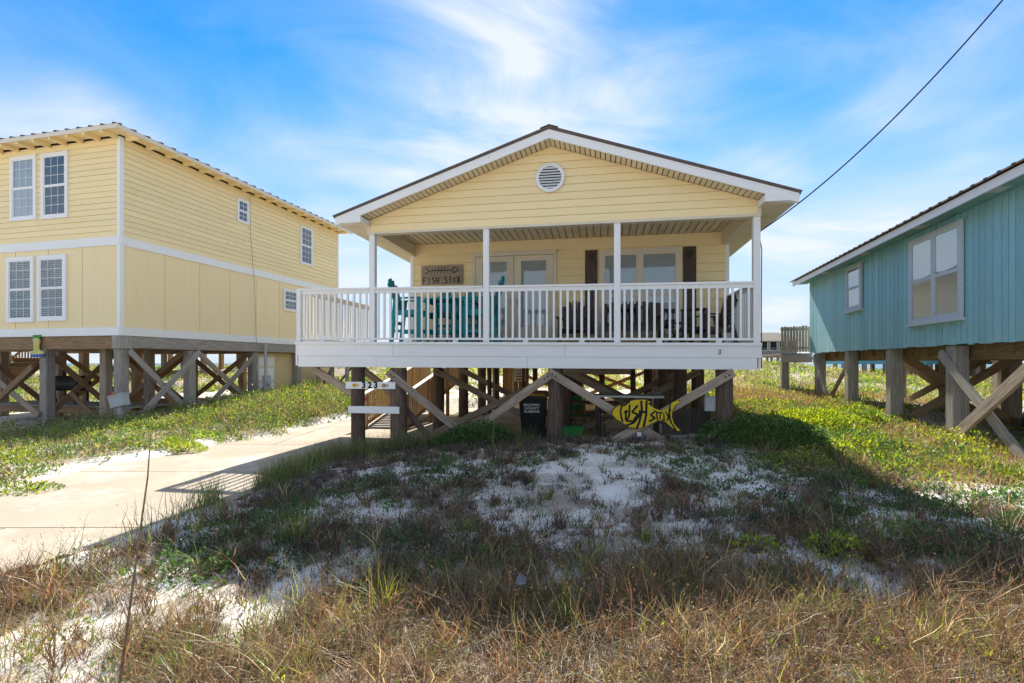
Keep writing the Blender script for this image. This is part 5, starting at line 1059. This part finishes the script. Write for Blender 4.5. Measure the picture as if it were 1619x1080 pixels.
A2 = clumps(x, y, 0.22+0.22*RNG.random(k), 0.16+0.20*RNG.random(k), 90+RNG.integers(0, 90, k), LIME+LIME+GREEN+LEAFD[:2]+[(.20, .15, .07)], 0.038+0.02*RNG.random(k))
emit('green_slope_cover', [A, A2], 'leaf')
x, y = scatter(130000, 5.0, 20, 1.25, 2.5, 15, pw=0.5); nz = fbm(x, y, 0.55, 4, 31); x, y = keep(x, y, zone_right(x, y)*(0.22+0.78*sstep(0.57, 0.47, nz))); n = len(x)
c = pick(DRY+HAY[:4]+STRAW[:1]+GREEN[:1], n); A = blade_mesh('b', base(x, y), 0.08+0.24*RNG.random(n)**1.4, 0.004+0.0006*y+0*x, RNG.random(n)*6.283, np.abs(RNG.normal(.4, .35, n)), c, segs=2)
emit('slope_grass', [A])
# 5. the bank beyond the driveway
def zone_left(x, y): return (x < -3.9)*sstep(0.0, 0.3, sdf(x, y)+0.5*(fbm(x, y, 1.1, 2, 8)-.5))*sstep(5.0, 6.6, y+0.1*x+0.9)*house_clear(x, y)
x, y = scatter(13000, 5.5, 22, 1.25, -15, -3.9, pw=0.4); nz = fbm(x, y, 0.6, 4, 41); dens = 0.55+0.45*sstep(9.5, 12, y+0.25*(x+7)); x, y = keep(x, y, zone_left(x, y)*dens*(0.40+0.60*sstep(.40, .56, nz))*(1-0.8*sstep(-9.0, -10.5, x))); k = len(x)
tall = sstep(11, 15, y)
A = clumps(x, y, 0.12+0.16*RNG.random(k), (0.08+0.16*RNG.random(k))*(1+1.4*tall), 14+RNG.integers(0, 18, k), GREEN+GREEN+LIME[:2]+[(.20, .15, .07), (.26, .2, .1), (.14, .11, .05)], 0.04+0.022*RNG.random(k)+0.001*y)
x, y = scatter(900, 8.0, 21, 1.25, -14, -3.9, pw=0.4); nz = fbm(x, y, 0.7, 3, 43); x, y = keep(x, y, zone_left(x, y)*sstep(.44, .56, nz)*(1-0.8*sstep(-9.0, -10.5, x))); k = len(x)
A2 = clumps(x, y, 0.2+0.25*RNG.random(k), (0.16+0.22*RNG.random(k))*(.6+.7*sstep(10, 14, y)), 80+RNG.integers(0, 90, k), GREEN+LIME[:2]+[(.22, .17, .08), (.28, .22, .1)], 0.04+0.02*RNG.random(k))
emit('bank_cover', [A, A2], 'leaf')
x, y = scatter(70000, 5.5, 22, 1.25, -16, -3.9, pw=0.4); nz = fbm(x, y, 0.5, 4, 44); dens = 0.55+0.45*sstep(9.0, 12, y+0.25*(x+7)); x, y = keep(x, y, zone_left(x, y)*dens*(0.45+0.55*sstep(.42, .58, nz))*(1-0.75*sstep(-9.0, -10.5, x))); n = len(x); tall = sstep(10, 15, y)
c = pick(STRAW+DRY+GREEN+LIME[:1], n); A = blade_mesh('b', base(x, y), (0.08+0.20*RNG.random(n)**1.5)*(1+0.9*tall), 0.004+0.0006*y+0*x, RNG.random(n)*6.283, np.abs(RNG.normal(.45, .35, n)), c, segs=2)
emit('bank_grass', [A])
# 6. dunes behind the houses
x, y = scatter(15000, 17, 58, 1.3, pw=0.6); nz = fbm(x, y, 0.22, 4, 51)
def under(x, y):
    t = R(MD); dx, dy = x-MX, y-MY; a, b = dx*math.cos(t)+dy*math.sin(t), -dx*math.sin(t)+dy*math.cos(t); return (a > -3.5) & (a < 8) & (b < 13.5)
x, y = keep(x, y, (0.12+0.88*sstep(.42, .56, nz))*(1-0.8*under(x, y))*house_clear(x, y)*open_ground(x, y, .3)); k = len(x)
A = clumps(x, y, 0.22+0.3*RNG.random(k), 0.12+0.30*RNG.random(k), 14+RNG.integers(0, 12, k), LIME+GREEN+[(.28, .2, .1), (.34, .26, .14), (.4, .3, .18)], 0.09+0.05*RNG.random(k)+0.001*y)
emit('dune_cover', [A], 'leaf')
x, y = scatter(60000, 17, 60, 1.3, pw=0.7); nz = fbm(x, y, 0.3, 4, 55); x, y = keep(x, y, (0.1+0.9*sstep(.45, .6, nz))*(1-0.9*under(x, y))*house_clear(x, y)); n = len(x)
A = blade_mesh('b', base(x, y), 0.25+0.5*RNG.random(n), 0.012+0.0005*y, RNG.random(n)*6.283, np.abs(RNG.normal(.4, .3, n)), pick(STRAW+LIME+GREEN+DRY[:2], n), segs=2)
emit('dune_grass', [A])
# 7. green tufts of sea oats: distinct clumps are things of their own
def tuft(name, label, x, y, n, h, cols, lean=0.5, spread_=0.06, w=0.0045, cat='grass tuft'):
    px = x+RNG.normal(0, spread_, n); py = y+RNG.normal(0, spread_, n); P = base(px, py); ang = np.arctan2(py-y, px-x)+RNG.normal(0, .6, n)
    c = pick(cols, n); tip = c*0.6+np.array([(.42, .34, .14)])*0.4
    o = emit(name, [blade_mesh('b', P, h*(0.45+0.6*RNG.random(n)), np.full(n, w), ang, np.abs(RNG.normal(lean, .3, n)), c, segs=5, kink=0.02, tipcol=tip)], kind=None, origin=(x, y, gz(x, y)))
    return tag(o, label, cat, 'grass tufts on the sand')
OAT = GREEN+LIME
tuft('sea_oats', 'tall yellow-green grass tuft arching in the lit foreground left of centre', -0.78, 3.15, 60, .42, LIME, .45)
tuft('sea_oats', 'upright green grass tuft at the tip of the roof shadow', -1.9, 4.45, 60, .42, OAT, .3)
tuft('sea_oats', 'green grass tuft straddling the drive edge nearest the camera', -3.15, 4.35, 42, .40, OAT, .5, .1)
tuft('sea_oats', 'thin green grass tuft on the sand apron beside the driveway joint', -3.05, 5.3, 36, .36, OAT, .4, .08)
tuft('sea_oats', 'bright yellow-green grass tuft at the shadow line near the middle of the foreground', -0.32, 3.35, 55, .34, LIME, .6)
tuft('sea_oats', 'long arching green grass tuft in the bottom left corner', -2.6, 2.55, 70, .46, OAT, .6, .12)
tuft('sea_oats', 'leaning green grass tuft at the right side of the shaded sand', 3.15, 4.3, 55, .48, OAT, .55)
tuft('sea_oats', 'slim yellow-green grass tuft before the right-hand sand patch', 1.15, 3.6, 40, .36, LIME, .5)
tuft('sea_oats', 'green grass tuft among the dead stems on the left foreground', -1.5, 3.0, 50, .36, OAT, .45, .09)
tuft('sea_oats', 'sparse green grass tuft in the bottom right corner', 2.2, 2.75, 45, .38, OAT, .5, .12)
tuft('sea_oats', 'dark upright grass tuft beside the driveway, halfway to the house', -2.95, 6.6, 60, .42, GREEN, .3, .10)
tuft('sea_oats', 'low green grass tuft in front of the fish plaque', 2.6, 8.0, 70, .50, GREEN+DRY[:1], .4, .14)
tuft('sea_oats', 'pale arching grass tuft beside the right bush', 3.9, 7.6, 60, .55, STRAW+GREEN, .6, .12)
# a fringe of tall grass along the right edge of the drive
L_ = []
for (x0, y0, x1, y1, n) in ((-3.45, 5.6, -3.05, 8.8, 2600), (-3.1, 6.2, -2.75, 9.0, 1500), (-2.9, 8.6, -1.4, 9.3, 1800), (-1.6, 9.0, 0.4, 9.1, 1200), (-3.7, 4.3, -3.1, 6.0, 260)):
    t = RNG.random(n); px = x0+(x1-x0)*t+RNG.normal(0, .16, n); py = y0+(y1-y0)*t+RNG.normal(0, .2, n); m = fbm(px, py, 1.5, 2, 61) > .44; px, py = px[m], py[m]; n = len(px)
    L_.append(blade_mesh('b', base(px, py), .14+.36*RNG.random(n), np.full(n, .006), RNG.random(n)*6.283, np.abs(RNG.normal(.35, .25, n)), pick(GREEN+GREEN+DRY[:2]+DARK[:2], n), segs=3))
emit('edge_grass', L_)
# two bushes against the house and a few single plants
def bush(name, label, x, y, rx, ry, h, n, cols, ls, cat='bush'):
    s = thing(name, label, cat, (x, y, gz(x, y)))
    a = RNG.random(n)*6.283; r = np.sqrt(RNG.random(n)); lump = 0.75+0.5*fbm(np.cos(a)*r*2+x, np.sin(a)*r*2+y, 1.3, 3, 71); px, py = np.cos(a)*r*rx*lump, np.sin(a)*r*ry*lump
    pz = h*np.sqrt(np.clip(1-(r*0.95)**2, 0.02, 1))*lump*(0.25+0.75*RNG.random(n)**0.6); d = np.stack([px/rx, py/ry, pz/h+.4], 1)+RNG.normal(0, .5, (n, 3))
    g0 = gh(x+px, y+py)-gz(x, y)
    o = emit('foliage', [leaf_mesh(np.stack([px, py, pz+g0], 1), d, ls*(.6+.8*RNG.random(n)), pick(cols, n, .25), .45)], 'leaf', None, s)
    mb = MB()
    for k in range(9): t = k*.7; q = rnd.uniform(.2, .7); mb.tube([(0, 0, -.05), (math.cos(t)*rx*q*.5, math.sin(t)*ry*q*.5, h*.4), (math.cos(t)*rx*q, math.sin(t)*ry*q, h*.75)], [.012, .009, .005], 'pile_wood', 5)
    mb.build('stems', s)
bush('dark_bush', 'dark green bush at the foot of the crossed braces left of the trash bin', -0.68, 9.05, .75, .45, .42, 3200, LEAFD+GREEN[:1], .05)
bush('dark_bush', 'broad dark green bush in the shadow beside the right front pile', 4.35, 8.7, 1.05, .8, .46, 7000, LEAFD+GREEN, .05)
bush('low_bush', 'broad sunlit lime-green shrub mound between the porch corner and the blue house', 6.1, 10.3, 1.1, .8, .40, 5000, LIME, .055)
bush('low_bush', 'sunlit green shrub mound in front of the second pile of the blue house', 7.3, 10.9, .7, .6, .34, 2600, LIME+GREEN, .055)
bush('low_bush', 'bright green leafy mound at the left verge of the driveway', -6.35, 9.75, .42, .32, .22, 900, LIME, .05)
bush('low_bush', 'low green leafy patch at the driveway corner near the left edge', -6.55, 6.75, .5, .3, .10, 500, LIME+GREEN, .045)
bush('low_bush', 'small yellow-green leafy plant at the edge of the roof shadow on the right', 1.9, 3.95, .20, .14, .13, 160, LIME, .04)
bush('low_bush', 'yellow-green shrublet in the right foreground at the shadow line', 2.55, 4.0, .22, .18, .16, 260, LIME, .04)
# tall dead stalk
def stalk(label, pts, r0):
    mb = MB(); mb.tube(pts, [r0*(1-.7*i/(len(pts)-1)) for i in range(len(pts))], 'brown_beam', 6); tag(mb.build('dead_stalk'), label, 'stalk')
z = gz(-1.66, 2.1)
stalk('tall bare brown reed standing in the left foreground', [(-1.66, 2.1, z), (-1.63, 2.12, z+.35), (-1.59, 2.14, z+.75), (-1.555, 2.16, z+1.1), (-1.55, 2.17, z+1.28)], .0065)
z = gz(-.32, 8.6); stalk('thin pale dead stem rising before the dark bush', [(-.32, 8.6, z), (-.31, 8.6, z+.6), (-.30, 8.6, z+1.25)], .008)

# thatch on the sand where plants stand
xx, yy = X.ravel(), Y.ravel()
lt = np.clip(zone_fore(xx, yy)*0.75+np.maximum(zone_mound(xx, yy)*0.65, (.20+.35*(fbm(xx, yy, 3.0, 3, 79) > .52))*(yy > 1)*(yy < 9.5)*(xx > -3.5)*(xx < 5.5))+zone_right(xx, yy)*0.55+zone_left(xx, yy)*0.5+sstep(14, 22, yy)*0.35*(fbm(xx, yy, .3, 3, 77) > .5), 0, 1)*(0.45+0.9*fbm(xx, yy, 2.2, 3, 78))
g.data.attributes['litter'].data.foreach_set('value', np.clip(lt, 0, 1).astype(np.float32))

# scrap of blue paper caught in the foreground grass
mb = MB(); q = [(-.02, 0, 0), (.025, .01, .005), (.03, -.01, .05), (-.01, .012, .075), (-.03, -.006, .04), (.005, .02, .03)]
mb.poly(q, [(0, 1, 5), (1, 2, 5), (2, 3, 5), (3, 4, 5), (4, 0, 5)], 'scrap_blue'); tag(mb.build('paper_scrap', None, T(.06, 3.15, gz(.06, 3.15)+.10)), 'small crumpled pale blue scrap caught in the foreground grass', 'scrap')
